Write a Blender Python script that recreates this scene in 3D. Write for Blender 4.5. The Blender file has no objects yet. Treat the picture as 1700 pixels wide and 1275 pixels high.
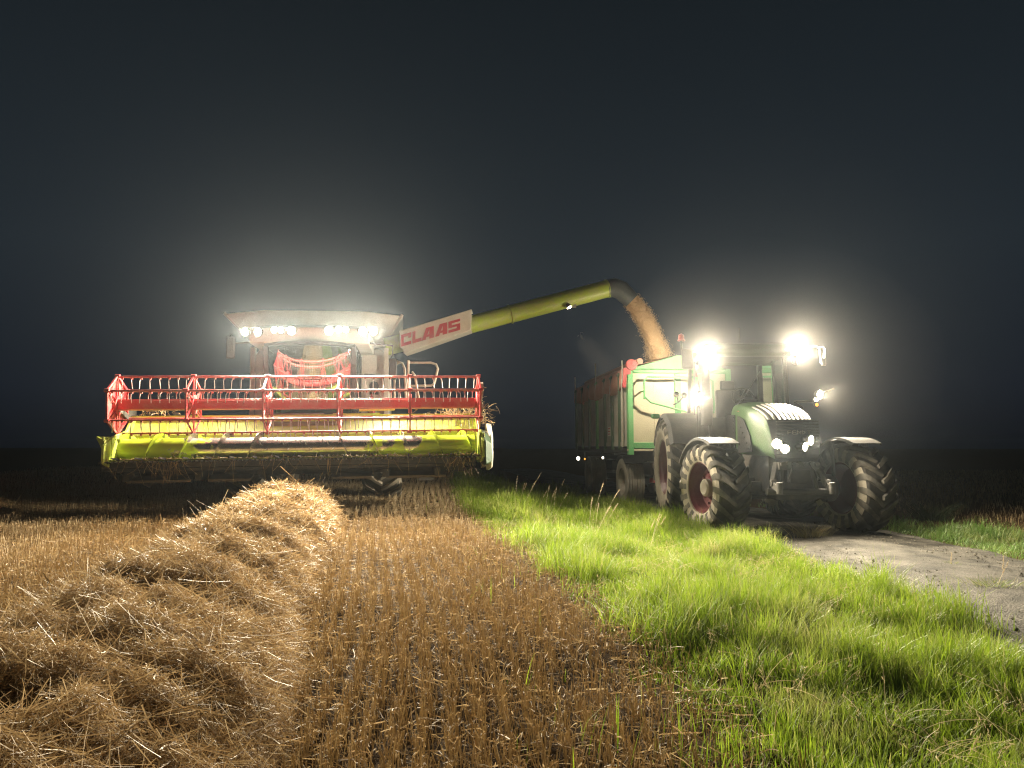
import bpy, bmesh, math, random
import numpy as np
from mathutils import Vector, Matrix

# ------------------------------------------------------------------ scene, camera, world, exposure
scn = bpy.context.scene
scn.render.engine = 'CYCLES'
scn.cycles.use_denoising = True
scn.cycles.denoiser = 'OPENIMAGEDENOISE'
scn.cycles.denoising_prefilter = 'NONE'
scn.cycles.denoising_input_passes = 'RGB_ALBEDO_NORMAL'
scn.cycles.filter_width = 1.2
scn.cycles.max_bounces = 6
scn.cycles.diffuse_bounces = 3
scn.cycles.glossy_bounces = 3
scn.cycles.transmission_bounces = 4
scn.cycles.transparent_max_bounces = 8
scn.cycles.volume_bounces = 0
scn.cycles.sample_clamp_indirect = 4.0
scn.view_settings.view_transform = 'Standard'
scn.view_settings.look = 'None'
scn.view_settings.exposure = 0.0
scn.view_settings.gamma = 1.0

F, CX, CY, EYE, PITCH = 1200.0, 850.0, 637.5, 1.45, math.radians(4.93)
cam = bpy.data.cameras.new('camera')
cam.sensor_fit = 'HORIZONTAL'
cam.sensor_width = 36.0
cam.lens = 36.0 * F / 1700.0
cam.clip_end = 2000.0
cam.clip_start = 0.05
camo = bpy.data.objects.new('camera', cam)
scn.collection.objects.link(camo)
camo.location = (0, 0, EYE)
camo.rotation_euler = (math.radians(90) + PITCH, 0, 0)
scn.camera = camo

def at(px, py, Y):
    """world point seen at photograph pixel (px, py) at depth Y"""
    u, v = (px - CX) / F, -(py - CY) / F
    dy = math.cos(PITCH) - math.sin(PITCH) * v
    dz = math.sin(PITCH) + math.cos(PITCH) * v
    return Vector((u * Y / dy, Y, EYE + dz * Y / dy))

world = bpy.data.worlds.new('World')
scn.world = world
world.use_nodes = True
wn = world.node_tree
for n in list(wn.nodes):
    wn.nodes.remove(n)
w_out = wn.nodes.new('ShaderNodeOutputWorld')
w_bg = wn.nodes.new('ShaderNodeBackground')
w_tc = wn.nodes.new('ShaderNodeTexCoord')
w_sep = wn.nodes.new('ShaderNodeSeparateXYZ')
w_ramp = wn.nodes.new('ShaderNodeValToRGB')
wn.links.new(w_tc.outputs['Generated'], w_sep.inputs[0])
wn.links.new(w_sep.outputs['Z'], w_ramp.inputs['Fac'])
cr = w_ramp.color_ramp
cr.elements[0].position = 0.0
cr.elements[0].color = (0.0020, 0.0032, 0.0060, 1)
cr.elements[1].position = 0.6
cr.elements[1].color = (0.0072, 0.0108, 0.0138, 1)
e = cr.elements.new(0.07)
e.color = (0.0060, 0.0095, 0.0160, 1)
e = cr.elements.new(0.24)
e.color = (0.0130, 0.0192, 0.0255, 1)
wn.links.new(w_ramp.outputs['Color'], w_bg.inputs['Color'])
w_bg.inputs['Strength'].default_value = 1.0
wn.links.new(w_bg.outputs[0], w_out.inputs['Surface'])

rng = np.random.default_rng(11)
random.seed(5)
COL = scn.collection

# lamp strengths (watts) in one place
P_CAB, P_ROOF, P_SIDE, P_HEAD, P_REAR, P_SPOUT = 3000.0, 4500.0, 2700.0, 520.0, 190.0, 520.0
HAZE_DENSITY = 0.00026

# ------------------------------------------------------------------ materials
def new_mat(name):
    m = bpy.data.materials.new(name)
    m.use_nodes = True
    nt = m.node_tree
    return m, nt, nt.nodes['Principled BSDF']

def paint(name, col, rough=0.45, metal=0.0, dirt=(0.16, 0.12, 0.075), dirt_amt=0.45, scale=3.0, bump=0.02, spec=0.5, fine=40.0):
    """painted / worn surface: base colour, dusty patches, fine speckle and a slight bump"""
    m, nt, b = new_mat(name)
    N, L = nt.nodes, nt.links
    tc = N.new('ShaderNodeTexCoord')
    n1 = N.new('ShaderNodeTexNoise'); n1.inputs['Scale'].default_value = scale; n1.inputs['Detail'].default_value = 8; n1.inputs['Roughness'].default_value = 0.65
    n2 = N.new('ShaderNodeTexNoise'); n2.inputs['Scale'].default_value = fine; n2.inputs['Detail'].default_value = 4
    L.new(tc.outputs['Object'], n1.inputs['Vector']); L.new(tc.outputs['Object'], n2.inputs['Vector'])
    r = N.new('ShaderNodeValToRGB'); r.color_ramp.elements[0].position = 0.42; r.color_ramp.elements[1].position = 0.72
    r.color_ramp.elements[0].color = (0, 0, 0, 1); r.color_ramp.elements[1].color = (dirt_amt,) * 3 + (1,)
    L.new(n1.outputs['Fac'], r.inputs['Fac'])
    mx = N.new('ShaderNodeMix'); mx.data_type = 'RGBA'
    mx.inputs['A'].default_value = (*col, 1); mx.inputs['B'].default_value = (*dirt, 1)
    L.new(r.outputs['Color'], mx.inputs['Factor'])
    hs = N.new('ShaderNodeHueSaturation')
    mr = N.new('ShaderNodeMapRange'); mr.inputs['To Min'].default_value = 0.78; mr.inputs['To Max'].default_value = 1.18
    L.new(n2.outputs['Fac'], mr.inputs['Value']); L.new(mr.outputs[0], hs.inputs['Value'])
    L.new(mx.outputs['Result'], hs.inputs['Color']); L.new(hs.outputs[0], b.inputs['Base Color'])
    rr = N.new('ShaderNodeMapRange'); rr.inputs['To Min'].default_value = max(0.05, rough - 0.12); rr.inputs['To Max'].default_value = min(1, rough + 0.25)
    L.new(n1.outputs['Fac'], rr.inputs['Value']); L.new(rr.outputs[0], b.inputs['Roughness'])
    b.inputs['Metallic'].default_value = metal
    b.inputs['Specular IOR Level'].default_value = spec
    if bump:
        bp = N.new('ShaderNodeBump'); bp.inputs['Strength'].default_value = 0.35; bp.inputs['Distance'].default_value = bump
        L.new(n2.outputs['Fac'], bp.inputs['Height']); L.new(bp.outputs[0], b.inputs['Normal'])
    return m

def island_mat(name, cols, rough=0.6, transl=0.0, spec=0.3, noise_scale=0.0, cols2=None):
    """plant fibre: colour drawn per strand from a ramp, optional broad patches, thin-leaf translucency"""
    m, nt, b = new_mat(name)
    N, L = nt.nodes, nt.links
    g = N.new('ShaderNodeNewGeometry')
    def ramp(cs):
        r = N.new('ShaderNodeValToRGB')
        el = r.color_ramp.elements
        el[0].color = (*cs[0], 1); el[1].color = (*cs[-1], 1)
        for i, c in enumerate(cs[1:-1]):
            e = el.new((i + 1) / (len(cs) - 1)); e.color = (*c, 1)
        L.new(g.outputs['Random Per Island'], r.inputs['Fac'])
        return r.outputs['Color']
    c = ramp(cols)
    if cols2:
        tc = N.new('ShaderNodeTexCoord')
        n = N.new('ShaderNodeTexNoise'); n.inputs['Scale'].default_value = noise_scale; n.inputs['Detail'].default_value = 4
        L.new(tc.outputs['Object'], n.inputs['Vector'])
        rr = N.new('ShaderNodeMapRange'); rr.inputs['From Min'].default_value = 0.54; rr.inputs['From Max'].default_value = 0.74
        L.new(n.outputs['Fac'], rr.inputs['Value'])
        mx = N.new('ShaderNodeMix'); mx.data_type = 'RGBA'
        L.new(rr.outputs[0], mx.inputs['Factor']); L.new(c, mx.inputs['A']); L.new(ramp(cols2), mx.inputs['B'])
        c = mx.outputs['Result']
    L.new(c, b.inputs['Base Color'])
    b.inputs['Roughness'].default_value = rough
    b.inputs['Specular IOR Level'].default_value = spec
    if transl:
        t = N.new('ShaderNodeBsdfTranslucent'); L.new(c, t.inputs['Color'])
        ms = N.new('ShaderNodeMixShader'); ms.inputs[0].default_value = transl
        L.new(b.outputs[0], ms.inputs[1]); L.new(t.outputs[0], ms.inputs[2])
        L.new(ms.outputs[0], N['Material Output'].inputs['Surface'])
    return m

def emit(name, col, s):
    m, nt, b = new_mat(name)
    b.inputs['Base Color'].default_value = (*col, 1)
    b.inputs['Emission Color'].default_value = (*col, 1)
    b.inputs['Emission Strength'].default_value = s
    return m

def pane(name, tint=(0.5, 0.55, 0.55), gloss=0.12, rough=0.02):
    m, nt, b = new_mat(name)
    N, L = nt.nodes, nt.links
    t = N.new('ShaderNodeBsdfTransparent'); t.inputs[0].default_value = (*tint, 1)
    gl = N.new('ShaderNodeBsdfGlossy'); gl.inputs['Roughness'].default_value = rough
    lw = N.new('ShaderNodeLayerWeight'); lw.inputs['Blend'].default_value = gloss
    ms = N.new('ShaderNodeMixShader')
    L.new(lw.outputs['Fresnel'], ms.inputs[0]); L.new(t.outputs[0], ms.inputs[1]); L.new(gl.outputs[0], ms.inputs[2])
    L.new(ms.outputs[0], N['Material Output'].inputs['Surface'])
    return m

M = {}
M['lime'] = paint('lime_paint', (0.42, 0.52, 0.06), 0.36, dirt=(0.42, 0.37, 0.19), dirt_amt=0.7, scale=4.0)
M['white'] = paint('white_paint', (0.66, 0.62, 0.55), 0.4, dirt=(0.40, 0.31, 0.21), dirt_amt=0.5, scale=1.5)
M['red'] = paint('red_paint', (0.38, 0.026, 0.032), 0.34, dirt=(0.30, 0.16, 0.12), dirt_amt=0.65, scale=4.5)
M['redbar'] = paint('worn_red_bar', (0.34, 0.045, 0.04), 0.3, dirt=(0.30, 0.24, 0.2), dirt_amt=0.7, scale=6)
M['redletter'] = paint('red_lettering', (0.42, 0.03, 0.05), 0.5, dirt_amt=0.15)
M['steel'] = paint('bare_steel', (0.50, 0.49, 0.47), 0.28, metal=0.9, dirt=(0.2, 0.15, 0.1), dirt_amt=0.5, scale=8)
M['tine'] = paint('tine_steel', (0.55, 0.53, 0.50), 0.35, metal=0.7, dirt_amt=0.3)
M['dark'] = paint('dark_metal', (0.028, 0.027, 0.026), 0.55, dirt=(0.13, 0.105, 0.075), dirt_amt=0.6)
M['black'] = paint('black_plastic', (0.014, 0.014, 0.015), 0.42, dirt=(0.10, 0.09, 0.07), dirt_amt=0.4)
M['dusty'] = paint('dusty_black', (0.035, 0.033, 0.03), 0.6, dirt=(0.13, 0.117, 0.093), dirt_amt=0.8, scale=2.2)
M['tanmetal'] = paint('dusty_frame', (0.11, 0.09, 0.065), 0.6, dirt=(0.28, 0.22, 0.15), dirt_amt=0.7)
M['rubber'] = paint('tyre_rubber', (0.020, 0.019, 0.018), 0.75, dirt=(0.12, 0.10, 0.075), dirt_amt=0.55, scale=4.0, bump=0.006)
M['rubberdust'] = paint('dusty_tyre_rubber', (0.24, 0.215, 0.17), 0.8, dirt=(0.40, 0.35, 0.27), dirt_amt=0.85, scale=3.0, bump=0.006)
M['maroon'] = paint('maroon_rim', (0.085, 0.007, 0.013), 0.35, dirt=(0.14, 0.07, 0.06), dirt_amt=0.5)
M['rimgrey'] = paint('grey_rim', (0.28, 0.25, 0.2), 0.5, dirt=(0.16, 0.13, 0.1), dirt_amt=0.6)
M['hood'] = paint('green_hood', (0.045, 0.105, 0.030), 0.45, dirt=(0.10, 0.105, 0.07), dirt_amt=0.5, scale=2.0, spec=0.3)
M['tgreen'] = paint('trailer_green', (0.09, 0.34, 0.11), 0.45, dirt=(0.3, 0.33, 0.2), dirt_amt=0.4)
M['tdark'] = paint('trailer_dark_green', (0.035, 0.085, 0.04), 0.5, dirt=(0.12, 0.11, 0.08), dirt_amt=0.5)
M['cream'] = paint('cream_panel', (0.50, 0.45, 0.31), 0.5, dirt=(0.36, 0.31, 0.2), dirt_amt=0.6, scale=1.2)
M['sidegrey'] = paint('side_board', (0.42, 0.40, 0.34), 0.5, dirt=(0.16, 0.14, 0.11), dirt_amt=0.7, scale=1.4)
M['tarp'] = paint('tarp_cloth', (0.40, 0.17, 0.12), 0.65, dirt=(0.42, 0.30, 0.22), dirt_amt=0.7, scale=2.5)
M['spout'] = paint('grey_spout', (0.085, 0.098, 0.105), 0.5, dirt=(0.16, 0.165, 0.16), dirt_amt=0.5)
M['seat'] = paint('seat_cloth', (0.05, 0.05, 0.055), 0.9, dirt_amt=0.1)
M['lens'] = emit('lamp_lens', (1.0, 0.86, 0.56), 60.0)
M['lenssoft'] = emit('small_lamp_lens', (1.0, 0.90, 0.72), 9.0)
M['amber'] = emit('amber_lens', (1.0, 0.42, 0.06), 1.6)
M['beacon'] = paint('beacon_red', (0.45, 0.05, 0.04), 0.3, dirt_amt=0.1)
M['glass'] = pane('cab_glass', (0.62, 0.66, 0.66), 0.12)
M['windscreen'] = pane('dark_windscreen', (0.16, 0.17, 0.18), 0.72, 0.015)
M['mirror'] = paint('mirror_face', (0.6, 0.6, 0.6), 0.1, metal=1.0, dirt_amt=0.1)
M['sticker'] = paint('sticker_white', (0.7, 0.66, 0.6), 0.5, dirt_amt=0.2)
M['silver'] = paint('silver_tube', (0.55, 0.53, 0.47), 0.35, metal=0.3, dirt_amt=0.3)

# worn auger tube: lime paint rubbed to bare steel towards the middle
def auger_mat():
    m, nt, b = new_mat('worn_auger_paint')
    N, L = nt.nodes, nt.links
    tc = N.new('ShaderNodeTexCoord'); sx = N.new('ShaderNodeSeparateXYZ'); L.new(tc.outputs['Object'], sx.inputs[0])
    ab = N.new('ShaderNodeMath'); ab.operation = 'ABSOLUTE'; L.new(sx.outputs['X'], ab.inputs[0])
    n = N.new('ShaderNodeTexNoise'); n.inputs['Scale'].default_value = 2.4; n.inputs['Detail'].default_value = 7; L.new(tc.outputs['Object'], n.inputs['Vector'])
    mu = N.new('ShaderNodeMath'); mu.operation = 'MULTIPLY_ADD'; mu.inputs[1].default_value = 3.4; L.new(n.outputs['Fac'], mu.inputs[0]); L.new(ab.outputs[0], mu.inputs[2])
    rp = N.new('ShaderNodeMapRange'); rp.inputs['From Min'].default_value = 3.35; rp.inputs['From Max'].default_value = 3.5; L.new(mu.outputs[0], rp.inputs['Value'])
    mx = N.new('ShaderNodeMix'); mx.data_type = 'RGBA'; mx.inputs['A'].default_value = (0.46, 0.42, 0.40, 1); mx.inputs['B'].default_value = (0.42, 0.52, 0.035, 1)
    L.new(rp.outputs[0], mx.inputs['Factor']); L.new(mx.outputs['Result'], b.inputs['Base Color'])
    iv = N.new('ShaderNodeMath'); iv.operation = 'SUBTRACT'; iv.inputs[0].default_value = 0.92; L.new(rp.outputs[0], iv.inputs[1]); iv.use_clamp = True
    L.new(iv.outputs[0], b.inputs['Metallic'])
    b.inputs['Roughness'].default_value = 0.27
    return m
M['auger'] = auger_mat()
M['tread'] = paint('combine_tread', (0.11, 0.10, 0.085), 0.8, dirt=(0.2, 0.18, 0.14), dirt_amt=0.6, scale=4.0, bump=0.006)
M['lugs'] = paint('dusty_lugs', (0.040, 0.037, 0.032), 0.75, dirt=(0.17, 0.15, 0.115), dirt_amt=0.7, scale=4.0, bump=0.006)

# ------------------------------------------------------------------ mesh helpers
class MB:
    def __init__(s):
        s.v, s.f, s.m = [], [], []
    def add(s, vs, fs, mi=0):
        o = len(s.v)
        s.v.extend([Vector(p) for p in vs])
        for f in fs:
            s.f.append([i + o for i in f]); s.m.append(mi)
    def box(s, c, size, rot=None, mi=0):
        hx, hy, hz = [d / 2 for d in size]
        vs = [Vector((x, y, z)) for x in (-hx, hx) for y in (-hy, hy) for z in (-hz, hz)]
        if rot is not None:
            vs = [rot @ p for p in vs]
        c = Vector(c)
        s.add([p + c for p in vs], [(0, 1, 3, 2), (4, 6, 7, 5), (0, 4, 5, 1), (2, 3, 7, 6), (0, 2, 6, 4), (1, 5, 7, 3)], mi)
    def bar(s, p, q, w, h, up=(0, 0, 1), mi=0):
        p, q = Vector(p), Vector(q); d = q - p; l = d.length; d.normalize()
        up = Vector(up)
        if abs(d.dot(up)) > 0.98: up = Vector((0, 1, 0))
        sd = d.cross(up).normalized(); u = sd.cross(d)
        s.box((p + q) / 2, (w, l, h), Matrix((sd, d, u)).transposed(), mi)
    def ring_loft(s, rings, closed=True, caps=True, mi=0):
        n = len(rings[0]); vs = [p for r in rings for p in r]; fs = []
        for i in range(len(rings) - 1):
            for k in range(n if closed else n - 1):
                a, b = i * n + k, i * n + (k + 1) % n
                fs.append((a, b, b + n, a + n))
        if caps:
            fs.append(tuple(range(n))[::-1]); fs.append(tuple(range((len(rings) - 1) * n, len(rings) * n)))
        s.add(vs, fs, mi)
    def tube(s, pts, r, n=10, mi=0, caps=True, flat=1.0):
        pts = [Vector(p) for p in pts]; rs = r if isinstance(r, (list, tuple)) else [r] * len(pts)
        rings = []; prev = None
        for i, p in enumerate(pts):
            d = (pts[min(i + 1, len(pts) - 1)] - pts[max(i - 1, 0)]).normalized()
            if prev is None:
                a = Vector((0, 0, 1)) if abs(d.z) < 0.9 else Vector((1, 0, 0))
                sd = d.cross(a).normalized()
            else:
                sd = (prev - d * prev.dot(d)).normalized()
            prev = sd; u = sd.cross(d)
            rings.append([p + (sd * math.cos(t) + u * math.sin(t) * flat) * rs[i] for t in [2 * math.pi * k / n for k in range(n)]])
        s.ring_loft(rings, True, caps, mi)
    def lathe(s, prof, c, axis, n=32, mi=0, mis=None):
        """prof: (offset along axis, radius) pairs"""
        axis = Vector(axis).normalized(); c = Vector(c)
        a = Vector((0, 0, 1)) if abs(axis.z) < 0.9 else Vector((1, 0, 0))
        u = axis.cross(a).normalized(); w = axis.cross(u)
        rings = [[c + axis * t + (u * math.cos(g) + w * math.sin(g)) * max(r, 1e-4) for g in [2 * math.pi * k / n for k in range(n)]] for t, r in prof]
        for i in range(len(rings) - 1):
            s.ring_loft(rings[i:i + 2], True, False, mis[i] if mis else mi)
    def prism(s, poly, vec, mi=0):
        n = len(poly); poly = [Vector(p) for p in poly]; vec = Vector(vec)
        s.add(poly + [p + vec for p in poly], [tuple(range(n))[::-1], tuple(range(n, 2 * n))] + [(i, (i + 1) % n, (i + 1) % n + n, i + n) for i in range(n)], mi)
    def sheet(s, prof, x0, x1, t, mi=0):
        """open profile in the y-z plane, swept along x, thickness t"""
        P = [Vector((0, y, z)) for y, z in prof]; out = []
        for i, p in enumerate(P):
            d = (P[min(i + 1, len(P) - 1)] - P[max(i - 1, 0)]).normalized()
            out.append(p + Vector((0, -d.z, d.y)) * t)
        ring = P + out[::-1]
        a = [p + Vector((x0, 0, 0)) for p in ring]; b = [p + Vector((x1, 0, 0)) for p in ring]
        n = len(ring); k = len(P)
        fs = [(i, (i + 1) % n, (i + 1) % n + n, i + n) for i in range(n)]
        for o in (0, n):
            for i in range(k - 1):
                fs.append((o + i, o + i + 1, o + n - 2 - i, o + n - 1 - i))
        s.add(a + b, fs, mi)
    def build(s, name, mats, parent=None, bevel=0.0, loc=None, rotz=0.0, world=False, smooth=True):
        me = bpy.data.meshes.new(name)
        vs = s.v
        if world and parent is not None:
            inv = wmat(parent).inverted(); vs = [inv @ p for p in vs]
        me.from_pydata([tuple(p) for p in vs], [], s.f)
        mats = mats if isinstance(mats, (list, tuple)) else [mats]
        for m in mats: me.materials.append(m)
        me.polygons.foreach_set('material_index', s.m)
        bm = bmesh.new(); bm.from_mesh(me); bmesh.ops.recalc_face_normals(bm, faces=bm.faces); bm.to_mesh(me); bm.free()
        if smooth:
            me.polygons.foreach_set('use_smooth', [True] * len(me.polygons))
            me.set_sharp_from_angle(angle=math.radians(38))
        me.update()
        o = bpy.data.objects.new(name, me); COL.objects.link(o)
        if parent is not None: o.parent = parent
        if loc is not None: o.location = loc
        o.rotation_euler.z = rotz
        if bevel:
            b = o.modifiers.new('bevel', 'BEVEL'); b.width = bevel; b.segments = 2; b.limit_method = 'ANGLE'; b.angle_limit = math.radians(40)
        return o

def wmat(o):
    m = o.matrix_basis.copy()
    return wmat(o.parent) @ o.matrix_parent_inverse @ m if o.parent else m

def tag(o, label=None, cat=None, group=None, kind=None):
    if label: o['label'] = label
    if cat: o['category'] = cat
    if group: o['group'] = group
    if kind: o['kind'] = kind
    return o

def root(name, loc, label, cat, rot=(0, 0, 0), group=None):
    o = bpy.data.objects.new(name, None); COL.objects.link(o)
    o.empty_display_size = 0.3; o.location = loc; o.rotation_euler = rot
    return tag(o, label, cat, group)

def np_mesh(name, V, Fq, mats, mi=None, smooth=False):
    me = bpy.data.meshes.new(name)
    V = np.ascontiguousarray(V, dtype=np.float32); Fq = np.ascontiguousarray(Fq, dtype=np.int32)
    k = Fq.shape[1]
    me.vertices.add(len(V)); me.vertices.foreach_set('co', V.ravel())
    me.loops.add(Fq.size); me.loops.foreach_set('vertex_index', Fq.ravel())
    me.polygons.add(len(Fq)); me.polygons.foreach_set('loop_start', np.arange(0, Fq.size, k, dtype=np.int32))
    for m in (mats if isinstance(mats, (list, tuple)) else [mats]): me.materials.append(m)
    if mi is not None: me.polygons.foreach_set('material_index', np.asarray(mi, dtype=np.int32))
    me.polygons.foreach_set('use_smooth', np.full(len(Fq), smooth))
    me.update(calc_edges=True); me.validate()
    o = bpy.data.objects.new(name, me); COL.objects.link(o)
    return o

def lamp(parent, wpos, aim, power, r=0.06, size=130, blend=1.0, col=(1.0, 0.87, 0.65), name='work_lamp', lens='lens', body='black', depth=0.09, light=True, point=False):
    """lamp at a world point: housing (part), lens (sub-part) and the light itself"""
    inv = wmat(parent).inverted(); p = inv @ Vector(wpos); d = (inv.to_3x3() @ Vector(aim)).normalized()
    mb = MB(); mb.lathe([(-depth, 0.0), (-depth, r * 0.75), (-depth * 0.4, r * 1.12), (0.012, r * 1.18), (0.012, r * 1.04), (-0.004, r * 1.02)], p, d, 20)
    h = mb.build(name, M[body], parent)
    ml = MB(); ml.lathe([(0.0, r * 1.01), (0.006, r * 0.8), (0.012, r * 0.4), (0.014, 0.0)], p, d, 20)
    ml.build('lens', M[lens], h)
    if light:
        l = bpy.data.lights.new('lamp_light', 'POINT' if point else 'SPOT')
        l.energy = power; l.color = col; l.shadow_soft_size = 0.045
        if not point:
            l.spot_size = math.radians(size); l.spot_blend = blend
        lo = bpy.data.objects.new('lamp_light', l); COL.objects.link(lo)
        lo.parent = h
        lo.location = p + d * 0.09
        lo.rotation_euler = d.to_track_quat('-Z', 'Y').to_euler()
    return h

def sstep(a, b, x):
    t = np.clip((x - a) / (b - a), 0, 1); return t * t * (3 - 2 * t)

def vnoise(x, y, seed=0):
    x = np.asarray(x, float); y = np.asarray(y, float)
    xi, yi = np.floor(x), np.floor(y); fx, fy = x - xi, y - yi
    fx = fx * fx * (3 - 2 * fx); fy = fy * fy * (3 - 2 * fy)
    def h(a, b):
        t = np.sin(a * 127.1 + b * 311.7 + seed * 74.7) * 43758.5453
        return t - np.floor(t)
    return (h(xi, yi) * (1 - fx) + h(xi + 1, yi) * fx) * (1 - fy) + (h(xi, yi + 1) * (1 - fx) + h(xi + 1, yi + 1) * fx) * fy
def fbm(x, y, seed=0, o=3):
    s, a, t = 0, 1.0, 0
    for i in range(o):
        s = s + a * vnoise(x * 2 ** i, y * 2 ** i, seed + i * 13); t += a; a *= 0.5
    return s / t

# ------------------------------------------------------------------ setting: field, track
BX = [-30, 0, 3.0, 4.06, 5.9, 8.06, 11.2, 14, 18, 60]
BV = [1.1, 1.0, 0.9, 0.81, 0.54, 0.13, -0.47, -1.0, -1.5, -5.0]
def border(y): return np.interp(y, BX, BV)          # x where the stubble meets the grass verge
RY = [-30, 11, 14, 17.3, 23.2, 60]
def road_l(y): return np.interp(y, RY, [4.0, 3.78, 3.55, 2.8, 2.2, -2.2])
def road_r(y): return np.interp(y, RY, [6.4, 6.35, 6.3, 5.5, 4.8, 0.4])

def terrain(x, y):
    x = np.asarray(x, float); y = np.asarray(y, float)
    L = 1 - sstep(0.2, 2.6, x - border(y))
    z = L * 0.0215 * np.clip(y, 0, 26)
    near = np.exp(-((x / 40.0) ** 2 + (y / 60.0) ** 2))
    onroad = sstep(-0.5, 0.1, x - road_l(y)) * (1 - sstep(-0.1, 0.5, x - road_r(y)))
    z = z + (fbm(x * 0.8, y * 0.8, 3) - 0.5) * 0.07 * near * (1 - onroad)
    z = z + (fbm(x * 5, y * 5, 8) - 0.5) * 0.03 * near * (1 - onroad)
    return z

def axis_pts(a, b, d, far, lo):
    p = list(np.arange(a, b + 1e-6, d)); s = d; q = p[-1]
    while q < far: s *= 1.35; q += s; p.append(q)
    s = d; q = p[0]
    while q > lo: s *= 1.35; q -= s; p.insert(0, q)
    return np.array(p)

def soil_mat():
    m, nt, b = new_mat('field_soil'); N, L = nt.nodes, nt.links
    tc = N.new('ShaderNodeTexCoord')
    n = N.new('ShaderNodeTexNoise'); n.inputs['Scale'].default_value = 9; n.inputs['Detail'].default_value = 10; n.inputs['Roughness'].default_value = 0.75
    L.new(tc.outputs['Object'], n.inputs['Vector'])
    r = N.new('ShaderNodeValToRGB'); el = r.color_ramp.elements
    el[0].position = 0.3; el[0].color = (0.022, 0.014, 0.008, 1); el[1].position = 0.72; el[1].color = (0.13, 0.082, 0.038, 1)
    L.new(n.outputs['Fac'], r.inputs['Fac']); L.new(r.outputs[0], b.inputs['Base Color'])
    b.inputs['Roughness'].default_value = 0.95; b.inputs['Specular IOR Level'].default_value = 0.08
    bp = N.new('ShaderNodeBump'); bp.inputs['Distance'].default_value = 0.05; L.new(n.outputs['Fac'], bp.inputs['Height']); L.new(bp.outputs[0], b.inputs['Normal'])
    return m
def track_mat():
    m, nt, b = new_mat('track_gravel'); N, L = nt.nodes, nt.links
    tc = N.new('ShaderNodeTexCoord')
    n = N.new('ShaderNodeTexNoise'); n.inputs['Scale'].default_value = 2.2; n.inputs['Detail'].default_value = 9; n.inputs['Roughness'].default_value = 0.7
    v = N.new('ShaderNodeTexVoronoi'); v.inputs['Scale'].default_value = 55
    n2 = N.new('ShaderNodeTexNoise'); n2.inputs['Scale'].default_value = 70; n2.inputs['Detail'].default_value = 5
    for k in (n, v, n2): L.new(tc.outputs['Object'], k.inputs['Vector'])
    r = N.new('ShaderNodeValToRGB'); el = r.color_ramp.elements
    el[0].position = 0.35; el[0].color = (0.04, 0.038, 0.033, 1); el[1].position = 0.68; el[1].color = (0.148, 0.137, 0.115, 1)
    L.new(n.outputs['Fac'], r.inputs['Fac'])
    hs = N.new('ShaderNodeHueSaturation'); mr = N.new('ShaderNodeMapRange'); mr.inputs['To Min'].default_value = 0.3; mr.inputs['To Max'].default_value = 1.7
    L.new(n2.outputs['Fac'], mr.inputs['Value']); L.new(mr.outputs[0], hs.inputs['Value']); L.new(r.outputs[0], hs.inputs['Color'])
    L.new(hs.outputs[0], b.inputs['Base Color']); b.inputs['Roughness'].default_value = 0.92; b.inputs['Specular IOR Level'].default_value = 0.15
    ad = N.new('ShaderNodeMath'); ad.operation = 'ADD'; L.new(v.outputs['Distance'], ad.inputs[0]); L.new(n2.outputs['Fac'], ad.inputs[1])
    bp = N.new('ShaderNodeBump'); bp.inputs['Distance'].default_value = 0.02; bp.inputs['Strength'].default_value = 0.7; L.new(ad.outputs[0], bp.inputs['Height']); L.new(bp.outputs[0], b.inputs['Normal'])
    return m

def grid_mesh(name, xs, ys, zf, mat):
    X, Y = np.meshgrid(xs, ys); Z = zf(X, Y)
    V = np.stack([X, Y, Z], -1).reshape(-1, 3); nx, ny = len(xs), len(ys)
    i = (np.arange(ny - 1)[:, None] * nx + np.arange(nx - 1)[None]).ravel()
    return np_mesh(name, V, np.stack([i, i + 1, i + nx + 1, i + nx], 1), mat, smooth=True)

gx = axis_pts(-16, 14, 0.14, 400, -400); gy = axis_pts(0.5, 27, 0.14, 400, -60)
g = grid_mesh('ground', gx, gy, terrain, soil_mat())
tag(g, 'brown harvested field running out into the dark', 'field', kind='structure')

ty = np.arange(-8, 46, 0.2); tu = np.linspace(0, 1, 25)
def track_obj():
    V = []
    for y in ty:
        l, r = road_l(y) - 0.15 - 0.35 * vnoise(y * 1.3, 0.5, 4), road_r(y) + 0.05 + 0.35 * vnoise(y * 1.3, 7.5, 5)
        for u in tu:
            x = l + (r - l) * u
            crown = 0.05 * (1 - (2 * u - 1) ** 2) - 0.03 * (math.exp(-((u - 0.24) / 0.09) ** 2) + math.exp(-((u - 0.76) / 0.09) ** 2))
            ed = 0.02 if 0 < u < 1 else -0.03
            V.append((x, y, float(terrain(x, y)) + ed + crown + 0.02 * (fbm(x * 4, y * 4, 21) - 0.5)))
    n = len(tu); i = (np.arange(len(ty) - 1)[:, None] * n + np.arange(n - 1)[None]).ravel()
    return np_mesh('farm_track', np.array(V), np.stack([i, i + 1, i + n + 1, i + n], 1), track_mat(), smooth=True)
tag(track_obj(), 'pale gravel farm track the tractor stands on', 'track', kind='structure')

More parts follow.
